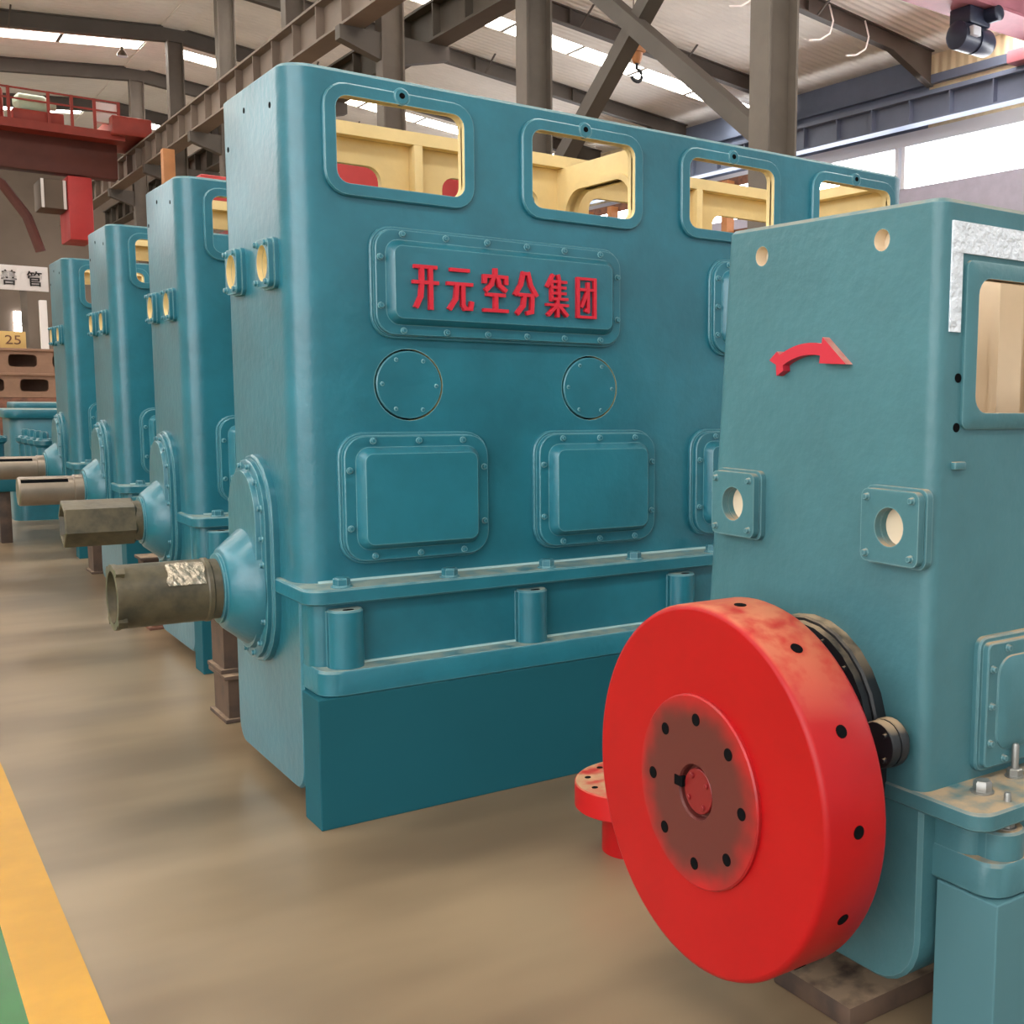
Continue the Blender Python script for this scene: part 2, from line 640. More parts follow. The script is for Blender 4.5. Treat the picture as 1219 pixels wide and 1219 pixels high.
# rafters with haunches
def i_section(bm, pts_top, depth, w, tf=0.03):
    """I beam hanging below pts_top (list of points in one XZ plane)"""
    for (p, q), (dp, dq) in zip(zip(pts_top, pts_top[1:]), zip(depth, depth[1:])):
        p, q = Vector(p), Vector(q)
        for off0, off1, ww in ((-0.0, -tf, w), (None, None, w)):
            if off0 is None:
                v = [p - Vector((0, 0, dp)), q - Vector((0, 0, dq)), q - Vector((0, 0, dq - tf)), p - Vector((0, 0, dp - tf))]
            else:
                v = [p + Vector((0, 0, off1)), q + Vector((0, 0, off1)), q + Vector((0, 0, off0)), p + Vector((0, 0, off0))]
            add_slab(bm, v, ww)
        add_slab(bm, [p - Vector((0, 0, dp)), q - Vector((0, 0, dq)), q, p], 0.03)


def add_slab(bm, quad, w):
    a = [bm.verts.new(v + Vector((0, -w / 2, 0))) for v in quad]
    b = [bm.verts.new(v + Vector((0, w / 2, 0))) for v in quad]
    bm.faces.new(a)
    bm.faces.new(b[::-1])
    for k in range(4):
        bm.faces.new((a[k], a[(k + 1) % 4], b[(k + 1) % 4], b[k]))


for i in range(-1, 8):
    y = column_y(i)
    bm = bmesh.new()
    i_section(bm, [(XL, y, roof_z(XL)), (XL + 2.0, y, roof_z(XL + 2.0)), (RIDGE_X - 2.2, y, roof_z(RIDGE_X - 2.2)), (RIDGE_X, y, RIDGE_Z)], (0.7, 0.45, 0.45, 0.45), 0.24)
    i_section(bm, [(RIDGE_X, y, RIDGE_Z), (RIDGE_X + 2.2, y, roof_z(RIDGE_X + 2.2)), (XR - 1.8, y, roof_z(XR - 1.8)), (XR - 0.2, y, roof_z(XR - 0.2))], (0.45, 0.45, 0.45, 0.95), 0.24)
    for x in (-4, 0, 4, 12.4, 15.8, 19.2):
        box(bm, x - 0.02, x + 0.02, y - 0.13, y + 0.13, roof_z(x) - 0.44, roof_z(x) - 0.03)
        bar(bm, (x + 0.3, y - 0.1, roof_z(x) - 0.45), (x + 0.3, y - 0.8, roof_z(x) - 0.03), 0.04, 0.04)
    struct('roof_rafter', bm, M_DARKSTEEL, flat=True)

# column row
for i in range(0, 7):
    y = column_y(i)
    bm = bmesh.new()
    zt = RIDGE_Z - 0.45
    x0, x1 = RIDGE_X - 0.22, RIDGE_X + 0.22
    box(bm, x0, x0 + 0.03, y - 0.17, y + 0.17, 0, zt)
    box(bm, x1 - 0.03, x1, y - 0.17, y + 0.17, 0, zt)
    box(bm, x0 + 0.03, x1 - 0.03, y - 0.03, y + 0.03, 0, zt)
    box(bm, x0 - 0.12, x1 + 0.12, y - 0.28, y + 0.28, 0, 0.04)
    struct('steel_column', bm, M_GREY, flat=True)

# runway beams carried by brackets on both sides of the column row
def runway(xc, y0, y1, z0, z1, mat, side):
    bm = bmesh.new()
    box(bm, xc - 0.2, xc + 0.2, y0, y1, z1 - 0.05, z1)
    box(bm, xc - 0.2, xc + 0.2, y0, y1, z0, z0 + 0.05)
    box(bm, xc - 0.02, xc + 0.02, y0, y1, z0 + 0.05, z1 - 0.05)
    box(bm, xc - 0.05, xc + 0.05, y0, y1, z1, z1 + 0.12)
    beam = struct('crane_runway_beam', bm, mat, flat=True)

    def stiff(b_):
        for xa, xb in ((-0.18, -0.02), (0.02, 0.18)):
            box(b_, xa, xb, -0.02, 0.02, z0 + 0.05, z1 - 0.05)
    me = shared('stiffener', stiff, mat)
    y = y0 + 0.5
    while y < y1:
        inst('stiffener', me, (xc, y, 0), beam)
        y += 1.43
    return beam


RZ0, RZ1 = 8.3, 9.05
runway(7.85, -6, 56, RZ0, RZ1, M_BEAM, -1)
runway(9.5, 8, 56, RZ0, RZ1, M_DARKSTEEL, 1)
for i in range(0, 7):
    y = column_y(i)
    for s, xa in ((-1, 7.85), (1, 9.5)):
        bm = bmesh.new()
        xf = RIDGE_X + s * 0.22
        v = [Vector((xf, y, RZ0)), Vector((xa + s * 0.25, y, RZ0)), Vector((xa + s * 0.25, y, RZ0 - 0.25)), Vector((xf, y, RZ0 - 0.5))]
        add_slab(bm, v, 0.25)
        struct('runway_bracket', bm, M_DARKSTEEL, flat=True)

# cross bracing between the two nearest columns
for p, q in (((RIDGE_X, column_y(0) + 0.1, 4.54), (RIDGE_X, column_y(1) - 0.1, 8.36)), ((RIDGE_X + 0.12, column_y(1) - 0.1, 4.66), (RIDGE_X + 0.12, column_y(0) + 0.1, 8.72))):
    bm = bmesh.new()
    bar(bm, p, q, 0.22, 0.22)
    struct('cross_brace', bm, M_DARKSTEEL, flat=True)

# right wall: sheet above, window strip, painted wall below
for (ya, yb, mt) in ((-14, 21.9, M_SHEET), (21.9, 37.0, M_BLUESTEEL), (37.0, 62, M_SHEET)):
    bm = bmesh.new()
    box(bm, XR, XR + 0.2, ya, yb, 9.0, roof_z(XR) + 0.1)
    struct('wall_right', bm, mt, flat=True)
bm = bmesh.new()
box(bm, XR, XR + 0.2, -14, 62, 0, 7.48)
struct('wall_right', bm, M_LILAC, flat=True)
bm = bmesh.new()
box(bm, XR - 0.05, XR + 0.1, -14, 62, 8.62, 9.0)
struct('trim_4', bm, M_FROST, flat=True)
bm = bmesh.new()
box(bm, XR - 0.15, XR + 0.02, -14, 62, 10.15, 10.38)
struct('trim_5', bm, M_BLUESTEEL, flat=True)
for k in range(-3, 12):
    ya = 22.9 + 5.72 * (k - 2)
    nwin += 1
    bm = bmesh.new()
    box(bm, XR + 0.06, XR + 0.1, ya + 0.16, ya + 5.56, 7.48, 8.62)
    w = struct('window_%d' % nwin, bm, M_WIN, flat=True)
    for dy in (-0.13, 0.13):
        bm = bmesh.new()
        box(bm, XR - 0.04, XR + 0.12, ya + dy - 0.07, ya + dy + 0.07, 7.48, 9.0)
        finish('mullion', bm, M_FROST, w, flat=True)
runway(23.3, -13, 56, 8.95, 9.65, M_BLUESTEEL, 1)

# left wall with tall windows towards the open front of the hall, back wall
bm = bmesh.new()
box(bm, XL - 0.2, XL, 4.0, 62, 0, 7.6)
box(bm, XL - 0.2, XL, 4.0, 62, 8.4, roof_z(XL) + 0.1)
box(bm, XL - 0.2, XL, -14, 4.0, 0, 1.0)
box(bm, XL - 0.2, XL, -14, 4.0, 8.4, roof_z(XL) + 0.1)
struct('wall_left', bm, M_LEFTWALL, flat=True)
for k in range(9):  # unseen window strip, added to light the roof and the end faces
    nwin += 1
    ya = 4.0 + 6 * k
    bm = bmesh.new()
    box(bm, XL - 0.1, XL - 0.06, ya + 0.15, ya + 5.85, 7.6, 8.4)
    w = struct('window_%d' % nwin, bm, M_WIN, flat=True)
    bm = bmesh.new()
    box(bm, XL - 0.2, XL, ya - 0.15, ya + 0.15, 7.6, 8.4)
    finish('mullion', bm, M_GREY, w, flat=True)
for k in range(3):
    nwin += 1
    ya = -14 + 6 * k
    bm = bmesh.new()
    box(bm, XL - 0.1, XL - 0.06, ya + 0.15, ya + 5.85, 1.0, 8.4)
    w = struct('window_%d' % nwin, bm, M_FRONTWIN, flat=True)
    bm = bmesh.new()
    box(bm, XL - 0.2, XL, ya - 0.15, ya + 0.15, 1.0, 8.4)
    finish('mullion', bm, M_GREY, w, flat=True)
bm = bmesh.new()
v = [Vector((XL, 60, 0)), Vector((XR, 60, 0)), Vector((XR, 60, roof_z(XR))), Vector((RIDGE_X, 60, RIDGE_Z)), Vector((XL, 60, roof_z(XL)))]
a = [bm.verts.new(p) for p in v]
b = [bm.verts.new(p + Vector((0, 0.3, 0))) for p in v]
bm.faces.new(a)
bm.faces.new(b[::-1])
for k in range(5):
    bm.faces.new((a[k], a[(k + 1) % 5], b[(k + 1) % 5], b[k]))
struct('wall_back', bm, M_BACKWALL, flat=True)


# ------------------------------------------------------------------ machine (row of four)
ML, MD, MT, MR = 3.19, 0.885, 0.035, 0.11     # length, depth, wall, fillet
WIN_X = (0.42, 1.21, 1.998, 2.786)
PANEL_X = (0.451, 1.262, 2.07, 2.86)
SHAFT_Y, SHAFT_Z = 0.475, 0.81


def raised_cover(bm, F, cx, cy, w, h, r, pad=0.014, cov=0.024, box_in=0.055, box_h=0.03):
    L = []
    L.append((rrect(cx, cy, w, h, r), -0.004))
    L.append((rrect(cx, cy, w, h, r), pad - 0.005))
    L.append((rrect(cx, cy, w - 0.008, h - 0.008, r - 0.004), pad))
    i = 0.026
    L.append((rrect(cx, cy, w - i, h - i, r - i / 2), pad))
    L.append((rrect(cx, cy, w - i, h - i, r - i / 2), pad + cov - 0.003))
    L.append((rrect(cx, cy, w - i - 0.006, h - i - 0.006, r - i / 2 - 0.003), pad + cov))
    j = 2 * box_in
    L.append((rrect(cx, cy, w - j, h - j, 0.05), pad + cov))
    L.append((rrect(cx, cy, w - j - 0.004, h - j - 0.004, 0.048), pad + cov + box_h * 0.3))
    L.append((rrect(cx, cy, w - j - 0.046, h - j - 0.046, 0.03), pad + cov + box_h))
    loft(bm, F, L)
    return pad + cov


def perimeter_bolts(cx, cy, w, h, nx, ny, i):
    out = []
    for k in range(nx):
        x = cx - w / 2 + i + (w - 2 * i) * (k + 0.5) / nx
        out += [(x, cy + h / 2 - i), (x, cy - h / 2 + i)]
    for k in range(ny):
        z = cy - h / 2 + i + (h - 2 * i) * (k + 0.5) / ny
        out += [(cx - w / 2 + i, z), (cx + w / 2 - i, z)]
    return out


def sump_section(w, z0, z1, r, i):
    """closed section with rounded lower corners"""
    out = [(w - i, z1), (i, z1)]
    for k in range(7):
        a = PI + PI / 2 * k / 6
        out.append((r + (r - i) * math.cos(a), z0 + r + (r - i) * math.sin(a)))
    for k in range(7):
        a = 1.5 * PI + PI / 2 * k / 6
        out.append((w - r + (r - i) * math.cos(a), z0 + r + (r - i) * math.sin(a)))
    return out


def make_machine(label, loc):
    root = thing('compressor_frame', label, 'machine', loc, 0)
    F, E = front(0), end(0)
    # ---- upper body shell
    bm = bmesh.new()
    z0, z1 = 0.86, 2.6945
    holes = [rrect(x, 2.5, 0.495, 0.31, 0.045) for x in WIN_X] + [circle(x, 1.617, 0.137, 32) for x in (0.436, 1.243)]
    plate(bm, F, [(MR, z0), (ML - MR, z0), (ML - MR, z1), (MR, z1)], holes, -MT, 0, 0, 1, None, False)
    Bk = Frame((0, MD, 0), (-1, 0, 0), (0, 0, 1))
    bh = [rrect(-x, 2.44, 0.5, 0.29, 0.06) for x in WIN_X]
    plate(bm, Bk, [(-ML + MR, z0), (-MR, z0), (-MR, z1), (-ML + MR, z1)], bh, -MT, 0, 0, 1, None, False)
    ph = [circle(-y, 2.055, 0.066, 24) for y in (0.205, 0.63)]
    plate(bm, E, [(-MD + MR, z0), (-MR, z0), (-MR, z1), (-MD + MR, z1)], ph, -MT, 0, 0, 1, None, False)
    E2 = Frame((ML, 0, 0), (0, 1, 0), (0, 0, 1))
    plate(bm, E2, [(MR, z0), (MD - MR, z0), (MD - MR, z1), (MR, z1)], [], -MT, 0, 0, 1, None, False)
    for cx, cy, a in ((MR, MR, PI), (ML - MR, MR, 1.5 * PI), (ML - MR, MD - MR, 0), (MR, MD - MR, PI / 2)):
        corner(bm, cx, cy, MR, MR - MT, a, a + PI / 2, z0, z1)
    # inward lip along the top edge
    o1 = rrect(ML / 2, MD / 2, ML, MD, MR, 8)
    o2 = rrect(ML / 2, MD / 2, ML - 0.024, MD - 0.024, MR - 0.012, 8)
    i1 = rrect(ML / 2, MD / 2, ML - 0.2, MD - 0.2, 0.05, 8)
    i2 = rrect(ML / 2, MD / 2, ML - 2 * MT, MD - 2 * MT, MR - MT, 8)
    loft(bm, flat(), [(o1, z1), (o1, 2.738), (o2, 2.75), (i1, 2.75), (i1, 2.695), (i2, 2.695)], False, False, 0, [0, 2, 2, 1, 1])
    body = finish('body', bm, [M_TEAL, M_CREAM, M_TEAL_LEDGE], root, angle=30)
    # partitions inside, with curved openings
    for x in (1.58,):
        bm = bmesh.new()
        Fp = Frame((x, 0, 0), (0, 1, 0), (0, 0, 1))
        hole = rrect(MD / 2, 1.95, 0.6, 1.24, 0.14, 8)
        plate(bm, Fp, [(MT, 0.9), (MD - MT, 0.9), (MD - MT, 2.694), (MT, 2.694)], [hole], -0.015, 0.015)
        h2 = rrect(MD / 2, 1.95, 0.66, 1.3, 0.17, 8)
        plate(bm, Fp, h2, [hole], -0.035, 0.035)
        finish('partition', bm, M_CREAM, root)
    # ribs on the inside of the rear wall
    for x in (0.82, 2.4):
        bm = bmesh.new()
        bbox(bm, x - 0.02, x + 0.02, MD - MT - 0.07, MD - MT, 0.9, 2.694, 0.004)
        finish('rib', bm, M_CREAM, root)
    # ---- window frames with an eyelet at the top
    for x in WIN_X:
        bm = bmesh.new()
        hole = rrect(x, 2.5, 0.495, 0.31, 0.045)
        L = [(rrect(x, 2.5, 0.585, 0.4, 0.085), -0.003), (rrect(x, 2.5, 0.585, 0.4, 0.085), 0.016), (rrect(x, 2.5, 0.575, 0.39, 0.08), 0.022), (rrect(x, 2.5, 0.495, 0.31, 0.045), 0.022)]
        loft(bm, F, L, False, False)
        loft(bm, F, [(rrect(x, 2.5, 0.495, 0.31, 0.045), 0.022), (rrect(x, 2.5, 0.495, 0.31, 0.045), -0.01)], False, False, 1)
        lathe(bm, F, x, 2.685, ((0.032, 0), (0.032, 0.02), (0.026, 0.025)), 16)
        fr = finish('window_frame', bm, [M_TEAL, M_CREAM], root)
        on_front('bolt_hole', HOLE_F, x, -0.0253, 2.687, fr)
    # ---- name plate
    bm = bmesh.new()
    d = raised_cover(bm, F, 0.836, 2.0, 1.10, 0.418, 0.085, 0.018, 0.022, 0.052, 0.034)
    pl = finish('name_plate', bm, M_TEAL, root)
    for a, b in perimeter_bolts(0.836, 2.0, 1.10, 0.418, 6, 2, 0.03):
        on_front('bolt', BOLT, a, -d, b, pl)
    # ---- flush round covers
    for x in (0.436, 1.243):
        bm = bmesh.new()
        lathe(bm, F, x, 1.617, ((0.130, -0.03), (0.130, 0.003), (0.127, 0.006)), 36)
        rc = finish('round_cover', bm, M_TEAL, root)
        for k in range(6):
            a = PI / 6 + k * PI / 3 + 0.5
            on_front('screw', SCREW, x + 0.108 * math.cos(a), -0.006, 1.617 + 0.108 * math.sin(a), rc)
        bm = bmesh.new()
        lathe(bm, F, x, 1.617, ((0.14, -0.06), (0.14, -0.032)), 24, cap0=True)
        finish('cover_seat', bm, M_HOLE, root)
    # ---- access covers
    for x in PANEL_X:
        bm = bmesh.new()
        d = raised_cover(bm, F, x, 1.187, 0.605, 0.5, 0.095, 0.022, 0.028, 0.056, 0.042)
        ac = finish('access_cover', bm, M_TEAL, root)
        for a, b in perimeter_bolts(x, 1.187, 0.605, 0.5, 3, 2, 0.032):
            on_front('bolt', BOLT, a, -d, b, ac)
    bm = bmesh.new()
    d = raised_cover(bm, F, 2.09, 2.0, 0.44, 0.45, 0.1, 0.016, 0.022, 0.056, 0.03)
    ac = finish('upper_cover', bm, M_TEAL, root)
    for a, b in perimeter_bolts(2.09, 2.0, 0.44, 0.45, 3, 3, 0.032):
        on_front('bolt', BOLT, a, -d, b, ac)
    # ---- joint flange
    bm = bmesh.new()
    fl = lambda i: rrect(ML / 2, MD / 2 - 0.05, ML + 0.04 - i, MD + 0.22 - i, 0.07)
    loft(bm, flat(), [(fl(0.012), 0.815), (fl(0), 0.822), (fl(0), 0.866), (fl(0.012), 0.873)], True, True)
    jf = finish('joint_flange', bm, M_TEAL_LEDGE, root)
    for x in (0.118, 0.54, 0.967, 1.40, 1.83, 2.26, 2.69, 3.08):
        inst('hex_bolt', HEX, (x, -0.115, 0.873), jf, (0, 0, x * 7))
    bm = bmesh.new()
    box(bm, 0.07, ML - 0.07, -0.007, 0.001, 0.872, 0.881)
    box(bm, 0.07, ML - 0.07, -0.129, -0.118, 0.581, 0.5885)
    finish('sealant_bead', bm, M_SEAL, root)
    # ---- lower box with bosses and ledge
    bm = bmesh.new()
    lb = lambda i: rrect(ML / 2 + 0.008, 0.05, ML - i, 0.34 - i, 0.06)
    loft(bm, flat(), [(lb(0), 0.56), (lb(0), 0.83)], True, True)
    finish('lower_box', bm, M_TEAL, root)
    for x in (0.118, 0.88, 1.632, 2.4, 3.08):
        bm = bmesh.new()
        lathe(bm, flat(), x, -0.142, ((0.064, 0.57), (0.064, 0.79), (0.058, 0.797)), 20)
        box(bm, x - 0.064, x + 0.064, -0.142, -0.1, 0.57, 0.79)
        bs = finish('bolt_boss', bm, M_TEAL_LEDGE, root)
        h = inst('bolt_hole', HOLE_F, (x, -0.178, 0.7975), bs)
        h.scale = (1.9, 1.1, 1)
    bm = bmesh.new()
    lg = lambda i: rrect(ML / 2 + 0.006, -0.02, ML - i, 0.41 - i, 0.075)
    loft(bm, flat(), [(lg(0.012), 0.487), (lg(0), 0.494), (lg(0), 0.574), (lg(0.012), 0.582)], True, True)
    finish('base_ledge', bm, M_TEAL_LEDGE, root)
    # ---- sump
    bm = bmesh.new()
    Fs = Frame((0, 0, 0), (0, 1, 0), (0, 0, 1))
    sec = lambda i: sump_section(MD, 0.07, 0.86, 0.10, i)
    loft(bm, Fs, [(sec(0.01), 0.0), (sec(0), 0.01), (sec(0), ML - 0.01), (sec(0.01), ML)], True, True)
    box(bm, 0.4, ML - 0.2, MD - 0.1, MD + 0.22, 0.487, 0.58)
    finish('sump', bm, M_TEAL, root)
    # ---- shaft cover, seal housing
    bm = bmesh.new()
    st = lambda hw, e: stadium(-SHAFT_Y, 0.5 + e, 1.335 - e, hw)
    loft(bm, E, [(st(0.252, 0), -0.003), (st(0.252, 0), 0.022), (st(0.245, 0.007), 0.028), (st(0.234, 0.018), 0.028), (st(0.234, 0.018), 0.046), (st(0.228, 0.024), 0.05),
                 (st(0.196, 0.056), 0.05), (st(0.19, 0.062), 0.07)])
    sc = finish('shaft_cover', bm, M_TEAL, root)
    bolts = []
    for k in range(6):
        a = PI * (k + 0.5) / 6
        bolts.append((SHAFT_Y + 0.212 * math.cos(a), 1.335 - 0.252 + 0.212 * math.sin(a)))
        bolts.append((SHAFT_Y + 0.212 * math.cos(a), 0.5 + 0.252 - 0.212 * math.sin(a)))
    for z in (0.82, 0.92, 1.02):
        bolts += [(SHAFT_Y - 0.212, z), (SHAFT_Y + 0.212, z)]
    for y, z in bolts:
        on_end('bolt', BOLT, -0.05, y, z, sc)
    bm = bmesh.new()
    lathe(bm, E, -SHAFT_Y, SHAFT_Z, ((0.235, 0.05), (0.228, 0.075), (0.16, 0.155), (0.15, 0.16), (0.138, 0.16), (0.138, 0.172), (0.126, 0.172)), 48)
    finish('seal_housing', bm, M_TEAL, root)
    # ---- port flanges
    for y in (0.205, 0.63):
        bm = bmesh.new()
        hole = circle(-y, 2.055, 0.066, 24)
        plate(bm, E, rrect(-y, 2.055, 0.17, 0.185, 0.03), [hole], -0.002, 0.016, 0, 0, 1)
        plate(bm, E, rrect(-y, 2.055, 0.16, 0.175, 0.028), [hole], 0.017, 0.036, 0, 0, 1)
        pf = finish('port_flange', bm, [M_TEAL, M_CREAM], root)
        for a in (-1, 1):
            for c in (-1, 1):
                on_end('bolt', BOLT, -0.036, y + a * 0.062, 2.055 + c * 0.07, pf)
    for y, z in ((0.17, 2.62), (0.74, 2.55), (0.5, 2.66)):
        on_end('bolt_hole', HOLE_F, -0.0005, y, z, body)
    return root, pl


def kids(o):
    return [c for c in bpy.data.objects if c.parent == o]


def copy_tree(o, parent=None, skip=()):
    c = o.copy()
    COL.objects.link(c)
    if parent:
        c.parent = parent
    for ch in kids(o):
        if ch.name.split('.')[0] not in skip:
            copy_tree(ch, c, skip)
    return c


M1 = (1.28, 4.205, 0)
mach, plate1 = make_machine('largest teal crankcase, with red characters on its name plate, beside the red flywheel machine', M1)
row = [mach]
for label, loc in (('teal crankcase second from the front in the row, with a hexagonal wrapped shaft', (1.50, 6.85, 0)),
                   ('teal crankcase third from the front in the row, with a bare round keyed shaft', (1.555, 9.24, 0)),
                   ('farthest teal crankcase of the row, its shaft running out of the left of the picture', (1.64, 12.0, 0))):
    c = copy_tree(mach)
    c.location = loc
    c['label'] = label
    row.append(c)
for m in row:
    m['group'] = 'teal crankcases standing in a row'

# shafts
def shaft_wrapped(parent):
    E = end(0)
    bm = bmesh.new()
    lathe(bm, E, -SHAFT_Y, SHAFT_Z, ((0.118, 0.16), (0.118, 0.2), (0.125, 0.205), (0.125, 0.22), (0.121, 0.225), (0.121, 0.51), (0.125, 0.52), (0.125, 0.535), (0.1, 0.535), (0.096, 0.49)), 32)
    s = finish('wrapped_shaft', bm, M_WRAP, parent)
    bm = bmesh.new()
    # crinkled foil patch hugging the top of the wrapping
    rr = random.Random(7)
    rows = []
    for i in range(9):
        rw = []
        for j in range(6):
            a = 0.35 + (j / 5) * 0.85
            d = 0.235 + 0.13 * i / 8 + rr.uniform(-0.006, 0.006)
            r = 0.123 + rr.uniform(0.001, 0.008)
            rw.append(bm.verts.new(E(-SHAFT_Y + r * math.cos(a), SHAFT_Z + r * math.sin(a), d)))
        rows.append(rw)
    for A, B in zip(rows, rows[1:]):
        for k in range(5):
            bm.faces.new((A[k], A[k + 1], B[k + 1], B[k]))
    t = finish('foil_patch', bm, M_TAPE, s, flat=True)
    m = t.modifiers.new('thick', 'SOLIDIFY')
    m.thickness = 0.002
    bm = bmesh.new()
    for a in (0.9, 2.4, -0.7, -2.3):
        bar(bm, E(-SHAFT_Y + 0.115 * math.cos(a), SHAFT_Z + 0.115 * math.sin(a), 0.52), E(-SHAFT_Y + 0.14 * math.cos(a), SHAFT_Z + 0.14 * math.sin(a), 0.52), 0.03, 0.03)
    finish('end_lug', bm, M_WRAP, s)


def shaft_hex(parent):
    E = end(0)
    bm = bmesh.new()
    lathe(bm, E, -SHAFT_Y, SHAFT_Z, ((0.118, 0.16), (0.118, 0.22)), 24)
    lathe(bm, E, -SHAFT_Y, SHAFT_Z, ((0.125, 0.2), (0.135, 0.21), (0.135, 0.56), (0.13, 0.565), (0.11, 0.565), (0.1, 0.53)), 6, a0=PI / 6 + 0.2)
    finish('wrapped_shaft', bm, M_WRAP, parent, angle=20)


def shaft_keyed(parent):
    E = end(0)
    bm = bmesh.new()
    lathe(bm, E, -SHAFT_Y, SHAFT_Z, ((0.115, 0.16), (0.115, 0.23), (0.108, 0.235), (0.108, 0.575), (0.1, 0.585)), 32)
    s = finish('bare_shaft', bm, M_SHAFT, parent)
    bm = bmesh.new()
    a = 2.05
    c, sn = math.cos(a), math.sin(a)
    p0 = E(-SHAFT_Y - 0.108 * 0.72, SHAFT_Z + 0.108 * 0.72, 0.27)
    p1 = E(-SHAFT_Y - 0.108 * 0.72, SHAFT_Z + 0.108 * 0.72, 0.57)
    p0 = E(-SHAFT_Y + 0.075, SHAFT_Z + 0.078, 0.27)
    p1 = E(-SHAFT_Y + 0.075, SHAFT_Z + 0.078, 0.57)
    bar(bm, p0, p1, 0.03, 0.004, (0, -0.7, 0.72))
    finish('keyway', bm, M_HOLE, s)


shaft_wrapped(row[0])
shaft_hex(row[1])
shaft_keyed(row[2])
shaft_keyed(row[3])

# raised red characters on the first plate
def glyph(ch, w, h, depth, bold=0.02):
    cu = bpy.data.curves.new('character', 'FONT')
    cu.body = ch
    cu.extrude = 0.05
    cu.offset = bold
    t = bpy.data.objects.new('t', cu)
    COL.objects.link(t)
    dg = bpy.context.evaluated_depsgraph_get()
    dg.update()
    me = bpy.data.meshes.new_from_object(t.evaluated_get(dg))
    bpy.data.objects.remove(t)
    xs = [v.co.x for v in me.vertices]
    ys = [v.co.y for v in me.vertices]
    x0, x1, y0, y1 = min(xs), max(xs), min(ys), max(ys)
    for v in me.vertices:
        v.co.x = ((v.co.x - x0) / (x1 - x0) - 0.5) * w
        v.co.y = ((v.co.y - y0) / (y1 - y0) - 0.5) * h
        v.co.z = v.co.z / 0.05 * depth / 2
    return me


STROKES = {
    '开': ([(.08, .93), (.92, .93)], [(.02, .58), (.98, .58)], [(.34, .93), (.34, .58), (.29, .26), (.10, .03)], [(.70, .93), (.70, .0)]),
    '元': ([(.15, .92), (.85, .92)], [(.02, .6), (.98, .6)], [(.38, .6), (.33, .26), (.08, .03)], [(.62, .6), (.62, .12), (.70, .04), (.93, .04), (.97, .18)]),
    '空': ([(.5, 1), (.5, .86)], [(.06, .70), (.06, .84), (.94, .84), (.94, .70)], [(.40, .80), (.34, .66), (.12, .52)], [(.60, .80), (.66, .64), (.90, .53)],
          [(.16, .41), (.84, .41)], [(.5, .41), (.5, .04)], [(.04, .04), (.96, .04)]),
    '分': ([(.40, .98), (.28, .70), (.04, .47)], [(.60, .98), (.72, .70), (.96, .47)], [(.40, .97), (.60, .97)], [(.2, .46), (.80, .46)],
          [(.78, .46), (.75, .06), (.56, .03)], [(.44, .46), (.37, .2), (.12, .02)]),
    '集': ([(.30, .99), (.06, .72)], [(.25, .86), (.25, .38)], [(.55, .99), (.60, .88)], [(.25, .84), (.90, .84)], [(.25, .70), (.86, .70)], [(.25, .56), (.86, .56)],
          [(.25, .42), (.94, .42)], [(.57, .84), (.57, .42)], [(.04, .27), (.96, .27)], [(.5, .38), (.5, 0)], [(.45, .26), (.08, .03)], [(.55, .26), (.92, .03)]),
    '团': ([(.06, .97), (.94, .97), (.94, .02), (.06, .02), (.06, .97)], [(.2, .70), (.82, .70)], [(.58, .86), (.58, .16), (.45, .19)], [(.56, .67), (.24, .28)]),
}
for ch, x, w in zip('开元空分集团', (0.474, 0.612, 0.762, 0.895, 1.037, 1.176), (0.096, 0.100, 0.104, 0.1, 0.1, 0.092)):
    bm = bmesh.new()
    h = 0.165
    for k, st in enumerate(STROKES[ch]):
        dp = 0.0905 + 0.0007 * k
        th = 0.0135 if ch in '集团' else 0.0165
        for p, q in zip(st, st[1:]):
            a, b = Vector(((p[0] - .5) * w, (p[1] - .5) * h)), Vector(((q[0] - .5) * w, (q[1] - .5) * h))
            d = (b - a).normalized()
            if abs(d.y) < 0.15:
                t2 = th * 0.82
            else:
                t2 = th
            n = Vector((-d.y, d.x)) * t2 / 2
            a, b = a - d * th * 0.35, b + d * th * 0.35
            quad = [(v.x, v.y) for v in (a - n, b - n, b + n, a + n)]
            dp += 0.0002
            loft(bm, front(0, x, 1.99), [(quad, 0.06), (quad, dp)], False, True)
    o = finish('character', bm, M_LETTER, plate1, flat=True)
    o['label'] = 'raised red character'

# support blocks under the ledges
def block(label, x0, x1, y0, y1, z1, mat, group=None):
    bm = bmesh.new()
    bbox(bm, x0, x1, y0, y1, 0, z1, 0.004)
    o = finish('support_block', bm, mat, flat=True)
    return tag(o, label, 'block', group)


for k, m in enumerate(row):
    x, y, _ = m.location
    nm = ('largest crankcase with red characters', 'second crankcase of the row', 'third crankcase of the row', 'farthest crankcase of the row')[k]
    block('long plain teal block under the front ledge of the ' + nm, x - 0.012, x + ML, y - 0.22, y - 0.04, 0.487, M_TEAL_BLOCK)
    block('long plain teal block under the rear ledge of the ' + nm, x + 0.2, x + ML, y + MD + 0.04, y + MD + 0.2, 0.487, M_TEAL_BLOCK)


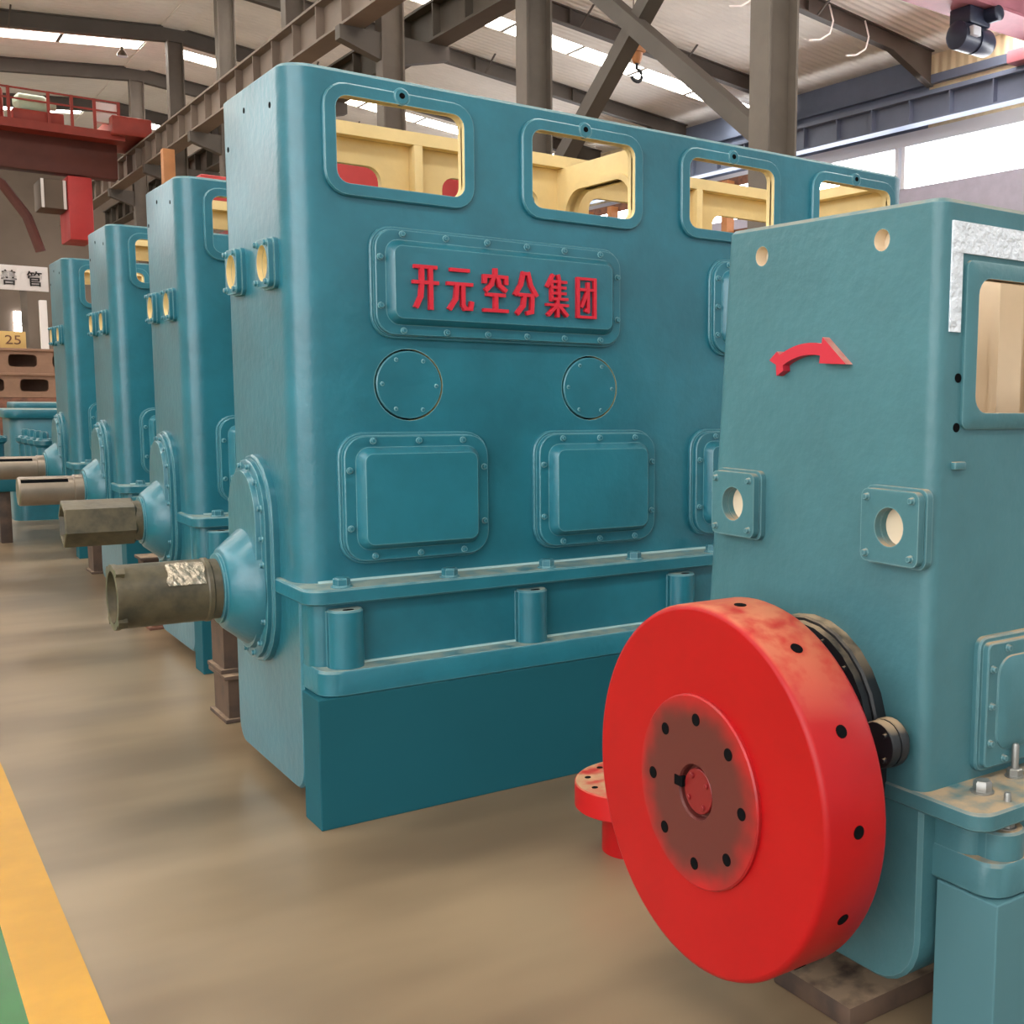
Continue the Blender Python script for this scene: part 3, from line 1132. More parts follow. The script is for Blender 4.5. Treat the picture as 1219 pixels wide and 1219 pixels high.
# rusty stands seen between the crankcases
def ibeam_stub(label, x, y, z, w, d, h, mat, group=None):
    t = thing('steel_stand', label, 'stand', (x, y, z), 0, group)
    for zz in (0, h - 0.02):
        bm = bmesh.new()
        bbox(bm, -w / 2, w / 2, -d / 2, d / 2, zz, zz + 0.02, 0.003)
        finish('flange_plate', bm, mat, t)
    bm = bmesh.new()
    box(bm, -w / 2 + 0.02, w / 2 - 0.02, -d / 2 + 0.02, -d / 2 + 0.035, 0.02, h - 0.02)
    box(bm, -w / 2 + 0.02, -w / 2 + 0.035, -d / 2 + 0.035, d / 2 - 0.02, 0.02, h - 0.02)
    box(bm, w / 2 - 0.035, w / 2 - 0.02, -d / 2 + 0.035, d / 2 - 0.02, 0.02, h - 0.02)
    finish('web', bm, mat, t)
    return t


ibeam_stub('rusty steel stand on the floor between the first two crankcases, lower of its stack', 1.47, 5.72, 0, 0.26, 0.3, 0.23, M_RUST)
ibeam_stub('rusty steel stand stacked on another between the first two crankcases', 1.46, 5.76, 0.23, 0.24, 0.26, 0.26, M_RUST)
ibeam_stub('red-brown steel stand on the floor behind the second crankcase', 1.62, 8.2, 0, 0.26, 0.3, 0.26, M_RUST2)
ibeam_stub('dark brown steel stand beside the red-brown stand behind the second crankcase', 1.66, 8.62, 0, 0.24, 0.22, 0.42, M_RUST)
ibeam_stub('brown steel stand on the floor behind the third crankcase', 1.68, 10.9, 0, 0.22, 0.3, 0.42, M_RUST)


# ------------------------------------------------------------------ right machine with flywheel
RX, RY = 1.959, 1.737
RL, RD, RZ = 2.0, 0.79, 2.05
FWY, FWZ = 2.13 - RY, 0.63


def make_right():
    root = thing('compressor_frame', 'grey-teal crankcase at the right with a red curved arrow and red flywheel', 'machine', (RX, RY, 0), 0)
    F, E = front(0), end(0)
    z0, z1, t, r = 0.622, 2.005, 0.035, 0.035
    bm = bmesh.new()
    win = [rrect(0.365 + 0.62 * k, 1.721, 0.48, 0.314, 0.04) for k in range(3)]
    plate(bm, F, [(r, z0), (RL - r, z0), (RL - r, z1), (r, z1)], win, -t, 0, 0, 1, None, False)
    Bk = Frame((0, RD, 0), (-1, 0, 0), (0, 0, 1))
    plate(bm, Bk, [(-RL + r, z0), (-r, z0), (-r, z1), (-RL + r, z1)], [], -t, 0, 0, 1, None, False)
    ph = [circle(-y, 1.97, 0.026, 20) for y in (0.634, 0.186)] + [circle(-y, z, 0.05, 20) for y, z in ((0.7, 1.297), (0.1, 1.292))]
    plate(bm, E, [(-RD + r, z0), (-r, z0), (-r, z1), (-RD + r, z1)], ph, -t, 0, 0, 1, None, False)
    E2 = Frame((RL, 0, 0), (0, 1, 0), (0, 0, 1))
    plate(bm, E2, [(r, z0), (RD - r, z0), (RD - r, z1), (r, z1)], [], -t, 0, 0, 1, None, False)
    for cx, cy, a in ((r, r, PI), (RL - r, r, 1.5 * PI), (RL - r, RD - r, 0), (r, RD - r, PI / 2)):
        corner(bm, cx, cy, r, 0.004, a, a + PI / 2, z0, z1, 5)
    o1 = rrect(RL / 2, RD / 2, RL, RD, r)
    o2 = rrect(RL / 2, RD / 2, RL - 0.02, RD - 0.02, r - 0.01)
    i1 = rrect(RL / 2, RD / 2, RL - 0.18, RD - 0.18, 0.04)
    i2 = rrect(RL / 2, RD / 2, RL - 2 * t, RD - 2 * t, 0.004)
    loft(bm, flat(), [(o1, z1), (o1, 2.04), (o2, 2.05), (i1, 2.05), (i1, 2.005), (i2, 2.005)], False, False, 0, [0, 0, 0, 1, 1])
    body = finish('body', bm, [M_TEAL2, M_CREAM2], root, angle=30)
    # the casting widens towards its foot on the far side
    for v in body.data.vertices:
        if v.co.y > RD - 0.0365:
            v.co.y += 0.075 * (RZ - v.co.z)
    # interior post and liner
    for x in (0.19, 0.71, 1.33):
        bm = bmesh.new()
        box(bm, x, x + 0.05, 0.4, RD - t, 0.7, 2.004)
        box(bm, x - 0.03, x + 0.08, 0.37, 0.4, 0.7, 2.004)
        finish('partition', bm, M_CREAM2, root)
    # rough pale band above the windows and on the corner strip
    bm = bmesh.new()
    plate(bm, F, [(0.035, 1.93), (RL - 0.05, 1.93), (RL - 0.05, 2.0), (0.035, 2.0)], [], -0.003, 0.006)
    plate(bm, F, [(0.035, 1.75), (0.072, 1.75), (0.072, 1.93), (0.035, 1.93)], [], -0.003, 0.005)
    finish('rough_band', bm, M_ROUGH, root)
    for k, w in enumerate(win):
        x = 0.365 + 0.62 * k
        bm = bmesh.new()
        L = [(rrect(x, 1.721, 0.56, 0.39, 0.02), -0.003), (rrect(x, 1.721, 0.56, 0.39, 0.02), 0.008), (rrect(x, 1.721, 0.55, 0.38, 0.018), 0.012), (rrect(x, 1.721, 0.48, 0.314, 0.04), 0.012)]
        loft(bm, F, L, False, False)
        loft(bm, F, [(rrect(x, 1.721, 0.48, 0.314, 0.04), 0.012), (rrect(x, 1.721, 0.48, 0.314, 0.04), -0.02)], False, False, 1)
        fr = finish('window_frame', bm, [M_TEAL2, M_CREAM2], root)
    for z in (1.645, 1.53):
        o = on_front('bolt_hole', HOLE_F, 0.074, -0.0005, z, body)
    bm = bmesh.new()
    bbox(bm, 0.06, 0.1, -0.014, 0.004, 1.432, 1.45, 0.003)
    finish('weld_tab', bm, M_TEAL2, root)
    # lower panels
    for x in (0.42, 1.06, 1.66):
        bm = bmesh.new()
        d = raised_cover(bm, F, x, 0.848, 0.5, 0.34, 0.03, 0.018, 0.018, 0.05, 0.014)
        ac = finish('access_cover', bm, M_TEAL2, root)
        for a, b in perimeter_bolts(x, 0.848, 0.5, 0.34, 4, 3, 0.03):
            on_front('bolt', BOLT2, a, -d, b, ac)
    # square port flanges on the end
    for y, z in ((0.7, 1.297), (0.1, 1.292)):
        bm = bmesh.new()
        hole = circle(-y, z, 0.047, 24)
        plate(bm, E, rrect(-y, z, 0.2, 0.19, 0.022), [hole], -0.004, 0.016)
        plate(bm, E, rrect(-y, z, 0.187, 0.176, 0.02), [hole], 0.018, 0.038)
        pf = finish('port_flange', bm, M_TEAL2, root)
        for a in (-1, 1):
            for c in (-1, 1):
                on_end('bolt', BOLT2, -0.038, y + a * 0.073, z + c * 0.068, pf)
        bm = bmesh.new()
        lathe(bm, E, -y, z, ((0.049, -0.06), (0.049, -0.002)), 20, cap0=True)
        finish('port_plug', bm, M_CREAM2, root)
    # sleeves behind the two lifting holes
    for y in (0.634, 0.186):
        bm = bmesh.new()
        lathe(bm, E, -y, 1.97, ((0.035, -0.09), (0.035, -0.036)), 16, cap0=True)
        finish('lifting_sleeve', bm, M_CREAM2, root)
    # curved arrow
    bm = bmesh.new()
    yc, zc, ra, w = 0.405, 1.468, 0.25, 0.015
    a0, a1 = math.radians(117), math.radians(81)
    n = 8
    pol = lambda r, a: (r * math.cos(a), r * math.sin(a))
    outer = [pol(ra + w, a0 + (a1 - a0) * k / n) for k in range(n + 1)]
    inner = [pol(ra - w, a0 + (a1 - a0) * k / n) for k in range(n + 1)]
    # local a runs to the right of the picture (towards smaller y)
    head = [pol(ra + 2.1 * w, a1), pol(ra - 0.2 * w, math.radians(58)), pol(ra - 2.3 * w, a1)]
    ta = math.radians(126)
    tail = [pol(ra - 1.9 * w, a0 + .02), pol(ra - 1.7 * w, ta), pol(ra, ta - 0.06), pol(ra + 1.7 * w, ta), pol(ra + 1.9 * w, a0 + .02)]
    poly = outer + head + inner[::-1] + tail
    poly = [(-yc + a, zc + b) for a, b in poly]
    plate(bm, E, poly, [], -0.002, 0.024)
    ar = finish('direction_arrow', bm, M_LETTER_DUST, root)
    ar['label'] = 'raised red curved arrow'
    # joint flange, lower box, ledge, sump
    bm = bmesh.new()
    fl = lambda i: rrect(RL / 2 - 0.002, RD / 2 - 0.02, RL + 0.004 - i, RD + 0.33 - i, 0.05)
    loft(bm, flat(), [(fl(0.01), 0.612), (fl(0), 0.618), (fl(0), 0.652), (fl(0.01), 0.658)], True, True)
    jf = finish('joint_flange', bm, M_TEAL2, root)
    inst('hex_nut', NUT, (0.13, -0.075, 0.658), jf)
    for x in (0.285, 0.6, 0.9, 1.2):
        inst('stud_nut', NUTSTUD, (x, -0.05, 0.658), jf)
    bm = bmesh.new()
    lb = rrect(RL / 2 + 0.05, 0.05, RL, 0.34, 0.05)
    loft(bm, flat(), [(lb, 0.5), (lb, 0.615)], True, True)
    finish('lower_box', bm, M_TEAL2, root)
    for x in (0.13, 0.75, 1.37):
        bm = bmesh.new()
        lathe(bm, flat(), x, -0.135, ((0.055, 0.52), (0.055, 0.588), (0.05, 0.594)), 20)
        box(bm, x - 0.055, x + 0.055, -0.135, -0.1, 0.52, 0.59)
        bs = finish('bolt_boss', bm, M_TEAL2, root)
        inst('stud_nut', NUTSTUD, (x, -0.15, 0.594), bs)
    bm = bmesh.new()
    lg = lambda i: rrect(RL / 2 + 0.045, 0.0, RL - i, 0.39 - i, 0.06)
    loft(bm, flat(), [(lg(0.01), 0.442), (lg(0), 0.448), (lg(0), 0.518), (lg(0.01), 0.526)], True, True)
    finish('base_ledge', bm, M_TEAL2, root)
    bm = bmesh.new()
    Fs = Frame((0, 0, 0), (0, 1, 0), (0, 0, 1))
    sec = lambda i: sump_section(RD + 0.105, 0.14, 0.62, 0.14, i)
    loft(bm, Fs, [(sec(0.01), 0.0), (sec(0), 0.01), (sec(0), RL - 0.01), (sec(0.01), RL)], True, True)
    box(bm, 0.6, RL - 0.2, RD - 0.1, RD + 0.3, 0.442, 0.52)
    finish('sump', bm, M_TEAL2, root)
    # black shaft cover behind the flywheel
    bm = bmesh.new()
    oc = lambda e: stadium(-FWY, 0.36 + e, 1.03 - e, 0.275 - e, 14)
    loft(bm, E, [(oc(0), -0.003), (oc(0), 0.03), (oc(0.005), 0.036), (oc(0.012), 0.036), (oc(0.014), 0.055)])
    bc = finish('shaft_cover', bm, M_BLACK, root)
    for k in range(9):
        a = PI * k / 8
        on_end('bolt', BOLTK, -0.055, FWY + 0.245 * math.cos(a), 1.03 - 0.275 + 0.245 * math.sin(a), bc)
    # black pipe stub
    bm = bmesh.new()
    ly, lz = 0.075, 0.775
    lathe(bm, E, -ly, lz, ((0.03, 0), (0.03, 0.03), (0.058, 0.03), (0.06, 0.035), (0.06, 0.052), (0.058, 0.055), (0.055, 0.055), (0.055, 0.059), (0.058, 0.061), (0.058, 0.08), (0.055, 0.084)), 24)
    ps = finish('pipe_stub', bm, M_BLACK, root)
    for k in range(4):
        a = PI / 4 + k * PI / 2
        on_end('bolt', BOLTK, -0.084, ly + 0.042 * math.cos(a), lz + 0.042 * math.sin(a), ps)
    # flywheel
    bm = bmesh.new()
    R0, d0, d1 = 0.461, RX - 1.775, RX - 1.588
    c = 0.014
    lathe(bm, E, -FWY, FWZ, ((0.12, d0), (R0 - c, d0), (R0 - 0.3 * c, d0 + 0.3 * c), (R0, d0 + c), (R0, d1 - c), (R0 - 0.3 * c, d1 - 0.3 * c), (R0 - c, d1), (0.241, d1)), 96, cap1=False)
    hubp = ((0.241, d1), (0.241, d1 + 0.008), (0.237, d1 + 0.012), (0.07, d1 + 0.012))
    fw = finish('flywheel', bm, M_RED, root, angle=50)
    # crisp shading on the flat face
    for p in fw.data.polygons:
        if abs(p.normal.x) > 0.999:
            p.use_smooth = False
    bm = bmesh.new()
    lathe(bm, E, -FWY, FWZ, hubp, 64, cap1=False)
    lathe(bm, E, -FWY, FWZ, ((0.07, d1 + 0.012), (0.067, d1 + 0.006), (0.066, d1 - 0.01), (0.06, d1 - 0.012)), 40)
    oil_stain(M_REDHUB, (-d1, FWY, FWZ), 0.17, 0.262, (92, 38, 34))
    hub = finish('hub_plate', bm, M_REDHUB, fw, flat=True)
    hub['label'] = 'oil-darkened hub plate'
    big = shared('bolt_hole', lambda b_: lathe(b_, flat(), 0, 0, ((0.0155, -0.01), (0.0155, 0.0012)), 16), M_HOLE)
    for k in range(8):
        a = math.radians(90 + 45 * k)
        on_end('bolt_hole', big, -(d1 + 0.012), FWY + 0.182 * math.cos(a), FWZ + 0.182 * math.sin(a), hub)
    bm = bmesh.new()
    lathe(bm, E, -FWY, FWZ, ((0.012, d1 - 0.012), (0.057, d1 - 0.012), (0.057, d1 + 0.002), (0.055, d1 + 0.004)), 32)
    cap = finish('shaft_cap', bm, M_REDCAP, fw, flat=True)
    for k in range(4):
        a = PI / 4 + k * PI / 2 + 0.2
        o = on_end('screw', SCREWR, -(d1 + 0.004), FWY + 0.042 * math.cos(a), FWZ + 0.042 * math.sin(a), cap)
    bm = bmesh.new()
    Ek = end(0)
    loft(bm, Ek, [(rrect(-FWY - 0.07, FWZ + 0.01, 0.034, 0.026, 0.002), d1), (rrect(-FWY - 0.07, FWZ + 0.01, 0.034, 0.026, 0.002), d1 + 0.0132)], False, True)
    finish('keyway', bm, M_HOLE, fw)
    # radial holes on the rim
    xm = -(d0 + d1) / 2
    for k in range(13):
        a = math.radians(2.7 + 360 / 13 * k)
        o = inst('rim_hole', big, (xm, FWY - R0 * math.cos(a), FWZ + R0 * math.sin(a)), fw)
        nrm = Vector((0, -math.cos(a), math.sin(a)))
        o.rotation_euler = nrm.to_track_quat('Z', 'Y').to_euler()
    bm = bmesh.new()
    lathe(bm, E, -FWY, FWZ, ((0.12, 0.05), (0.12, d0 + 0.02)), 32)
    finish('shaft', bm, M_BLACK, root)
    return root


right = make_right()
o = block('pale teal pillar block under the near corner of the right crankcase', RX + 0.045, RX + 0.4, RY - 0.2, RY - 0.015, 0.44, M_TEAL_BLOCK2)
block('teal block under the hidden end of the right crankcase', RX + 1.3, RX + 1.7, RY - 0.2, RY - 0.03, 0.442, M_TEAL_BLOCK2)
block('teal block under the rear ledge of the right crankcase', RX + 0.7, RX + 1.7, RY + RD + 0.12, RY + RD + 0.29, 0.442, M_TEAL_BLOCK2)
bm = bmesh.new()
bbox(bm, 1.9, 3.6, 1.9, 2.2, 0, 0.06, 0.006)
tag(finish('steel_rail', bm, M_RUST), 'brown steel rail on the floor under the flywheel machine', 'rail')

# red coupling standing behind the flywheel
def coupling():
    t = thing('coupling_hub', 'small red flanged coupling standing on the floor behind the flywheel', 'coupling', (2.115, 3.20, 0))
    bm = bmesh.new()
    lathe(bm, flat(), 0, 0, ((0.125, 0), (0.125, 0.14), (0.13, 0.155), (0.13, 0.165)), 40)
    finish('hub', bm, M_RED, t)
    bm = bmesh.new()
    lathe(bm, flat(), 0, 0, ((0.13, 0.165), (0.216, 0.165), (0.22, 0.169), (0.22, 0.248), (0.216, 0.252), (0.07, 0.252), (0.07, 0.2)), 64)
    fl = finish('flange_disc', bm, M_RED_DUSTY, t, angle=25)
    for k in range(10):
        a = 2 * PI * k / 10
        inst('bolt_hole', HOLE_F, (0.175 * math.cos(a), 0.175 * math.sin(a), 0.252), fl)
    return t


M_RED_DUSTY = material('dusty_red_paint', (186, 14, 20), 0.4, dust=((182, 140, 104), 1.0))
coupling()

# ------------------------------------------------------------------ cranes, hooks, lamps
def red_crane():
    y = 41.0
    t = thing('overhead_crane', 'red overhead travelling crane at the far left with cab and walkway', 'crane', (0, y, 0))
    bm = bmesh.new()
    bbox(bm, XL + 0.6, 7.2, -0.5, 0.1, 8.0, 9.25, 0.02)
    finish('girder', bm, M_CRANE2, t)
    bm = bmesh.new()
    box(bm, 2.5, 7.3, -1.3, -0.5, 9.05, 9.3)
    finish('walkway', bm, M_CRANE, t)
    bm = bmesh.new()
    bbox(bm, 6.9, 8.0, -1.6, 1.6, 9.18, 9.75, 0.05)
    finish('end_truck', bm, M_CRANE, t)
    for x in (4.3, 5.3, 5.9, 6.5, 7.15):
        bm = bmesh.new()
        box(bm, x - 0.04, x + 0.04, -1.3, -1.22, 9.3, 10.2)
        finish('railing_post', bm, M_CRANE, t)
    for z in (9.85, 10.15):
        bm = bmesh.new()
        box(bm, 2.5, 7.15, -1.28, -1.24, z, z + 0.05)
        finish('railing', bm, M_CRANE, t)
    bm = bmesh.new()
    bbox(bm, 4.4, 5.7, -1.2, -0.5, 9.3, 9.62, 0.03)
    finish('drive_tray', bm, M_CRANE, t)
    bm = bmesh.new()
    Fx = Frame((4.45, -0.85, 9.85), (0, 1, 0), (0, 0, 1))
    lathe(bm, Fx, 0, 0, ((0.1, 0), (0.26, 0.12), (0.28, 0.16), (0.28, 0.78), (0.24, 0.84), (0.12, 0.95), (0.1, 1.1)), 16, cap0=True)
    finish('drive_motor', bm, M_MINT, t)
    bm = bmesh.new()
    bbox(bm, 6.55, 7.2, -1.15, -0.9, 9.55, 10.15, 0.02)
    finish('control_box', bm, M_WHITE, t)
    # cab below
    bm = bmesh.new()
    bbox(bm, 5.75, 6.4, -0.9, 0.9, 6.0, 7.9, 0.03)
    finish('cab', bm, M_CABRED, t)
    bm = bmesh.new()
    bbox(bm, 5.05, 5.75, -0.7, 0.7, 6.9, 7.75, 0.02)
    finish('cab_window_box', bm, M_BACKWALL, t)
    for x in (5.1, 5.68):
        bm = bmesh.new()
        box(bm, x - 0.035, x + 0.035, -0.76, -0.7, 6.9, 7.75)
        finish('window_post', bm, M_WHITE, t)
    bm = bmesh.new()
    tube(bm, [(3.4, -0.5, 8.0), (4.1, -0.5, 7.5), (4.7, -0.5, 6.6), (5.0, -0.5, 5.6)], 0.14, 8)
    finish('cable_arm', bm, M_CRANE2, t)
    bm = bmesh.new()
    bbox(bm, 3.0, 4.25, -0.6, 0.6, 9.3, 10.3, 0.1)
    finish('trolley', bm, M_CRANE, t)


red_crane()


def pink_crane():
    t = thing('overhead_crane', 'pale pink overhead crane girder at the top right near the window strip', 'crane', (0, 16.9, 0))
    bm = bmesh.new()
    bbox(bm, 9.9, 22.9, -0.4, 0.4, 10.06, 10.8, 0.02)
    finish('girder', bm, M_PINK, t)
    bm = bmesh.new()
    box(bm, 9.9, 22.9, -0.5, 0.55, 10.0, 10.06)
    finish('bottom_flange', bm, M_PINK, t)
    bm = bmesh.new()
    bbox(bm, 22.9, 23.7, -1.5, 1.5, 9.78, 10.1, 0.04)
    finish('end_truck', bm, M_PINK, t)
    x0 = 19.75
    bm = bmesh.new()
    bbox(bm, x0 - 0.35, x0 + 0.35, -0.3, 0.3, 9.62, 10.0, 0.05)
    finish('hoist_body', bm, M_NAVY, t)
    bm = bmesh.new()
    Fx = Frame((x0 - 0.6, -0.1, 9.35), (0, 1, 0), (0, 0, 1))
    lathe(bm, Fx, 0, 0, ((0.2, 0), (0.3, 0.06), (0.3, 0.5), (0.26, 0.5), (0.26, 0.6), (0.29, 0.6), (0.29, 1.0), (0.24, 1.1), (0.1, 1.2)), 18, cap0=True)
    finish('hoist_drum', bm, M_NAVY, t)
    bm = bmesh.new()
    lathe(bm, Frame((x0 + 0.25, -0.3, 9.86), (1, 0, 0), (0, 0, 1)), 0, 0, ((0.16, 0), (0.16, 0.3), (0.1, 0.34)), 14)
    finish('hoist_motor', bm, M_NAVY, t)
    bm = bmesh.new()
    bbox(bm, x0 - 0.45, x0 - 0.2, -0.5, -0.36, 9.3, 9.5, 0.02)
    finish('name_tag', bm, M_FROST, t)


M_NAVY = material('navy_hoist_paint', (52, 58, 78), 0.35, var=0.15)
pink_crane()

# hook block hanging below the roof
t = thing('crane_hook', 'brass-coloured crane hook block hanging in front of the roof light strip', 'hook', (12.46, 19.0, 7.86))
bm = bmesh.new()
bbox(bm, -0.16, 0.16, -0.12, 0.12, 0.3, 0.62, 0.05)
lathe(bm, flat(), 0, 0, ((0.12, 0.3), (0.09, 0.16), (0.06, 0.1)), 12)
finish('hook_block', bm, M_ORANGE, t)
bm = bmesh.new()
tube(bm, [(0, 0, 0.12), (0, 0, 0.0)] + [(0.12 * math.sin(a), 0, -0.12 + 0.12 * math.cos(a)) for a in [0.4 + 0.4 * k for k in range(11)]], 0.035, 8)
finish('hook', bm, M_BLACK, t)
bm = bmesh.new()
for dx in (-0.08, 0.08):
    tube(bm, [(dx, 0, 0.6), (dx, 0, 4.2)], 0.012, 6)
finish('hoist_rope', bm, M_GREY, t)


def bay_lamp(label, x, y, z, zt, r=1.0):
    t = thing('bay_lamp', label, 'lamp', (x, y, z))
    t.scale = (r, r, r)
    bm = bmesh.new()
    lathe(bm, flat(), 0, 0, ((0.28, 0.0), (0.26, 0.12), (0.14, 0.3), (0.09, 0.34), (0.09, 0.5), (0.05, 0.52)), 20)
    finish('reflector', bm, M_STEEL, t)
    bm = bmesh.new()
    tube(bm, [(0, 0, 0.5), (0, 0, (zt - z - 0.03) / r)], 0.02, 6)
    finish('rod', bm, M_GREY, t)
    bm = bmesh.new()
    lathe(bm, Frame((0, 0, 0), (1, 0, 0), (0, -1, 0)), 0, 0, ((0.25, -0.02), (0.24, 0.02)), 20)
    finish('lamp_glass', bm, M_FROST, t)
    return t


bay_lamp('silver bay lamp hanging in front of the roof light strip, left of the middle column', 11.4, 26.0, 9.85, roof_z(11.4), 0.85)
bay_lamp('silver bay lamp hanging under the roof at the far left above the red crane', 7.3, 39.6, 11.55, roof_z(7.3), 0.55)

# cable loops on the rafter at the right
for k in range(4):
    x = 17.3 + k * 1.25
    bm = bmesh.new()
    y = column_y(2) - 0.2
    z = roof_z(x) - 0.1
    tube(bm, [(x, y, z), (x + 0.05, y - 0.1, z - 0.4), (x - 0.1, y - 0.15, z - 0.75), (x - 0.4, y - 0.12, z - 0.95), (x - 0.7, y - 0.05, z - 1.0)], 0.022, 6)
    tag(finish('hanging_cable', bm, M_WHITE), 'pale cable loop hanging on the roof rafter, number %s from the column' % ('one', 'two', 'three', 'four')[k], 'cable')

# ------------------------------------------------------------------ things behind the row
def gantry():
    t = thing('gantry_crane', 'bright red gantry beam seen through the windows behind the crankcases', 'crane', (0, 17.0, 0))
    bm = bmesh.new()
    bbox(bm, 5.7, 8.1, -0.4, 0.4, 3.75, 4.9, 0.03)
    bbox(bm, 3.95, 5.72, -0.3, 0.3, 3.8, 4.45, 0.03)
    finish('beam', bm, M_CABRED, t)
    for x in (4.5, 7.6):
        bm = bmesh.new()
        box(bm, x - 0.2, x + 0.2, -0.25, 0.25, 0, 3.75)
        finish('leg', bm, M_CABRED, t)


gantry()


def rack(label, x, y, n, pitch, h, rz):
    t = thing('steel_rack', label, 'rack', (x, y, 0), rz)
    for k in range(n):
        bm = bmesh.new()
        box(bm, k * pitch - 0.11, k * pitch + 0.11, -0.11, 0.11, 0, h)
        finish('post', bm, M_ORANGE, t)
    for z in (h * 0.45, h * 0.62, h * 0.8, h - 0.1):
        bm = bmesh.new()
        box(bm, -0.2, (n - 1) * pitch + 0.2, -0.2, -0.14, z, z + 0.2)
        finish('cross_beam', bm, M_RUST2, t)
    return t


rack('tall orange steel rack far behind, glimpsed through the crankcase windows', 17.0, 20.6, 8, 1.3, 6.7, PI / 2)
bm = bmesh.new()
bbox(bm, 6.3, 6.56, 30.0, 30.26, 0, 7.2, 0.01)
tag(finish('steel_post', bm, M_ORANGE), 'orange steel post rising behind the second crankcase of the row', 'post')

# brown castings, sign card and low teal housings at the far left
def casting(label, x, y, z, w, h, d, off=0.0):
    t = thing('casting', label, 'casting', (x, y, z))
    bm = bmesh.new()
    F = front(0)
    holes = [rrect(dx + off, h * 0.5, 0.44, h * 0.5, 0.06) for dx in (-0.68, 0, 0.68)]
    plate(bm, F, rrect(0, h / 2, w, h, 0.05), holes, -0.08, 0)
    box(bm, -w / 2 + 0.02, w / 2 - 0.02, d - 0.08, d, 0.02, h - 0.02)
    box(bm, -w / 2 + 0.02, -w / 2 + 0.1, 0.08, d - 0.08, 0.02, h - 0.02)
    box(bm, w / 2 - 0.1, w / 2 - 0.02, 0.08, d - 0.08, 0.02, h - 0.02)
    box(bm, -w / 2 + 0.02, w / 2 - 0.02, 0.08, d - 0.08, 0, 0.06)
    finish('housing', bm, M_CAST, t, flat=True)
    bm = bmesh.new()
    bbox(bm, -w / 2 - 0.03, w / 2 + 0.03, -0.04, d, h - 0.05, h, 0.01)
    finish('top_flange', bm, M_CAST, t, flat=True)
    return t


casting('brown primer casting with square openings at the far left, lower of its stack', 2.75, 24.0, 1.35, 2.3, 0.44, 0.9, 0.0)
casting('brown primer casting with square openings at the far left, upper of its stack', 2.75, 24.0, 1.79, 2.3, 0.44, 0.9, -0.16)
bm = bmesh.new()
bbox(bm, 1.6, 3.9, 24.0, 24.9, 0, 1.35, 0.02)
tag(finish('timber_base', bm, M_RUST2), 'brown timber base under the stacked castings', 'base')

# back wall furniture: banner, posts, bright openings
t = thing('banner', 'long white banner with black brush characters on the far wall', 'banner', (4.0, 49.5, 0))
bm = bmesh.new()
bbox(bm, -3.2, 2.3, 0, 0.06, 5.02, 5.92, 0.01)
finish('board', bm, M_WHITE, t)
for ch, x in (('善', 1.06), ('管', 1.86)):
    me = glyph(ch, 0.48, 0.55, 0.03, 0.01)
    me.materials.clear()
    me.materials.append(M_INK)
    inst('character', me, (x, -0.02, 5.47), t, ROT_FRONT)
for x in (-2.5, 1.5):
    bm = bmesh.new()
    box(bm, x - 0.1, x + 0.1, 0.06, 0.2, 0, 5.9)
    finish('post', bm, M_GREY, t)

bm = bmesh.new()
bbox(bm, 5.68, 5.9, 47.0, 47.3, 0, 4.55, 0.02)
tag(finish('white_post', bm, M_WHITE), 'white post in front of the far wall under the banner', 'post')
nwin += 1
bm = bmesh.new()
box(bm, 6.22, 6.5, 59.9, 59.96, 3.6, 4.8)
struct('window_%d' % nwin, bm, M_WIN, flat=True)
t = thing('sign_card', 'yellow card with handwritten numbers on top of the brown castings', 'sign', (2.47, 24.1, 2.23))
bm = bmesh.new()
bbox(bm, -0.2, 0.2, 0, 0.02, 0, 0.3, 0.004)
finish('card', bm, M_SIGN, t)
me = glyph('25', 0.24, 0.16, 0.006, 0.0)
me.materials.clear()
me.materials.append(M_RUST2)
inst('character', me, (0, -0.004, 0.15), t, ROT_FRONT)


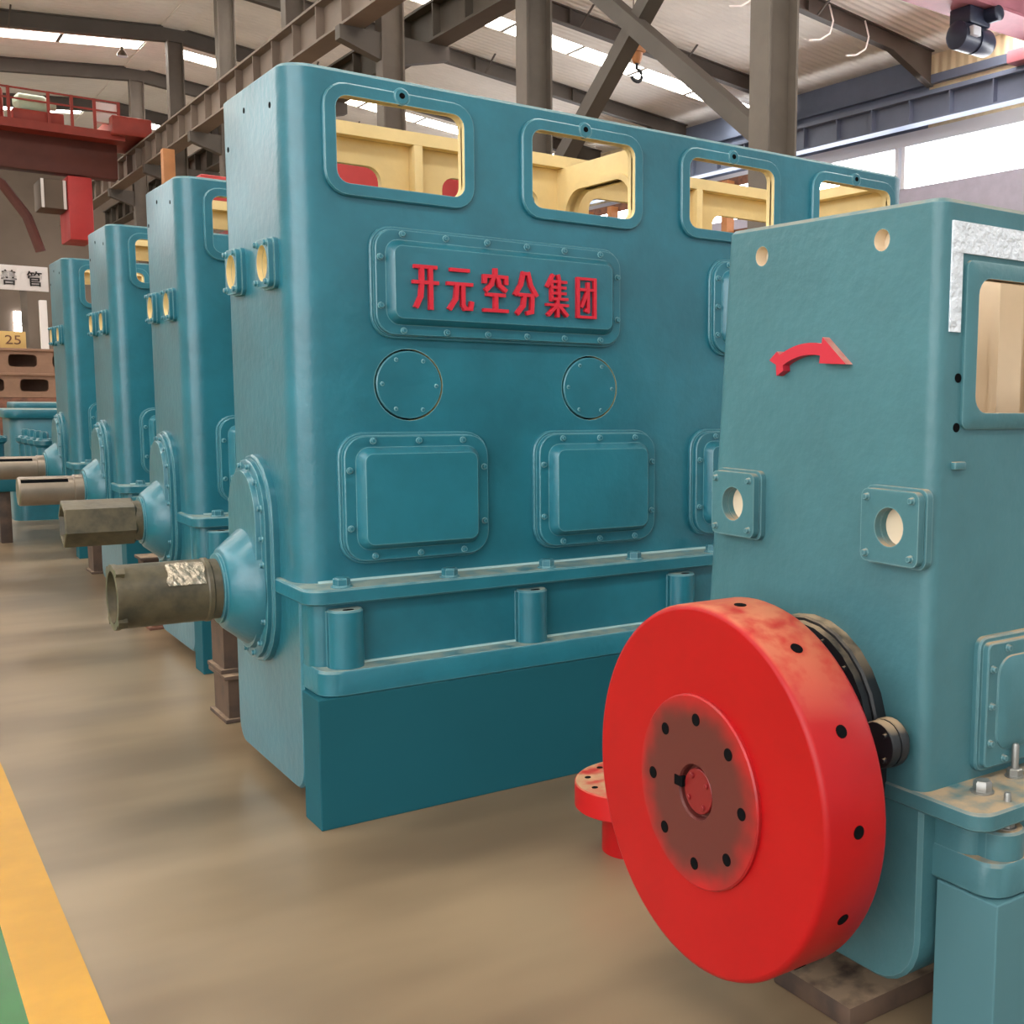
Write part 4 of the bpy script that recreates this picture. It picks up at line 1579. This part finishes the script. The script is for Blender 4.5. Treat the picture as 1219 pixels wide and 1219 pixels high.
def low_housing(label, x, y, w, h, d):
    t = thing('low_housing', label, 'machine part', (x, y, 0))
    bm = bmesh.new()
    sec = lambda i: rrect(w / 2, d / 2, w - i, d - i, 0.15)
    loft(bm, flat(), [(sec(0), 0.0), (sec(0), h - 0.1), (sec(0.02), h - 0.08)], True, True)
    finish('body', bm, M_TEAL, t)
    bm = bmesh.new()
    sec2 = lambda i: rrect(w / 2, d / 2, w + 0.1 - i, d + 0.1 - i, 0.15)
    loft(bm, flat(), [(sec2(0.02), h - 0.1), (sec2(0), h - 0.08), (sec2(0), h - 0.02), (sec2(0.02), h)], True, True)
    finish('top_flange', bm, M_TEAL_LEDGE, t)
    return t


low_housing('low teal housing with a pale top flange behind the farthest crankcase', 1.5, 15.4, 1.4, 1.3, 0.9)
low_housing('second low teal housing farther back at the left edge', 1.8, 17.4, 1.6, 1.35, 0.9)


def fitting(label, x, y, group):
    t = thing('guide_cylinder', label, 'machine part', (x, y, 0.66), 0, group)
    t.scale = (0.58, 0.58, 0.58)
    bm = bmesh.new()
    lathe(bm, flat(), 0, 0, ((0.16, 0), (0.16, 0.08), (0.12, 0.1), (0.12, 0.5), (0.17, 0.55), (0.17, 0.62), (0.1, 0.66)), 20)
    finish('body', bm, M_TEAL, t)
    bm = bmesh.new()
    lathe(bm, flat(), 0, 0, ((0.07, 0.66), (0.07, 0.74), (0.05, 0.78)), 6)
    finish('cap_nut', bm, M_TEAL_LEDGE, t)
    for k in range(6):
        inst('hex_bolt', HEX, (0.14 * math.cos(k * PI / 3), 0.14 * math.sin(k * PI / 3), 0.62), t)


t = thing('low_bench', 'low dark teal bench carrying the small bolted cylinders', 'bench', (1.66, 13.94, 0))
bm = bmesh.new()
bbox(bm, -0.54, 0.54, -0.66, 0.66, 0.52, 0.66, 0.02)
finish('bench_top', bm, M_TEAL_BLOCK, t)
for dx in (-0.44, 0.44):
    for dy in (-0.55, 0.55):
        bm = bmesh.new()
        bbox(bm, dx - 0.05, dx + 0.05, dy - 0.05, dy + 0.05, 0, 0.525, 0.006)
        finish('leg', bm, M_RUST, t)
for k, (x, y) in enumerate(((1.60, 13.45), (1.58, 13.75), (1.56, 14.05), (1.54, 14.35), (1.27, 14.4))):
    fitting('small teal bolted cylinder at the far left, %s of the cluster' % ('nearest in the row', 'second in the row', 'third in the row', 'farthest in the row', 'standing apart on the left')[k], x, y, 'small teal cylinders at the far left')
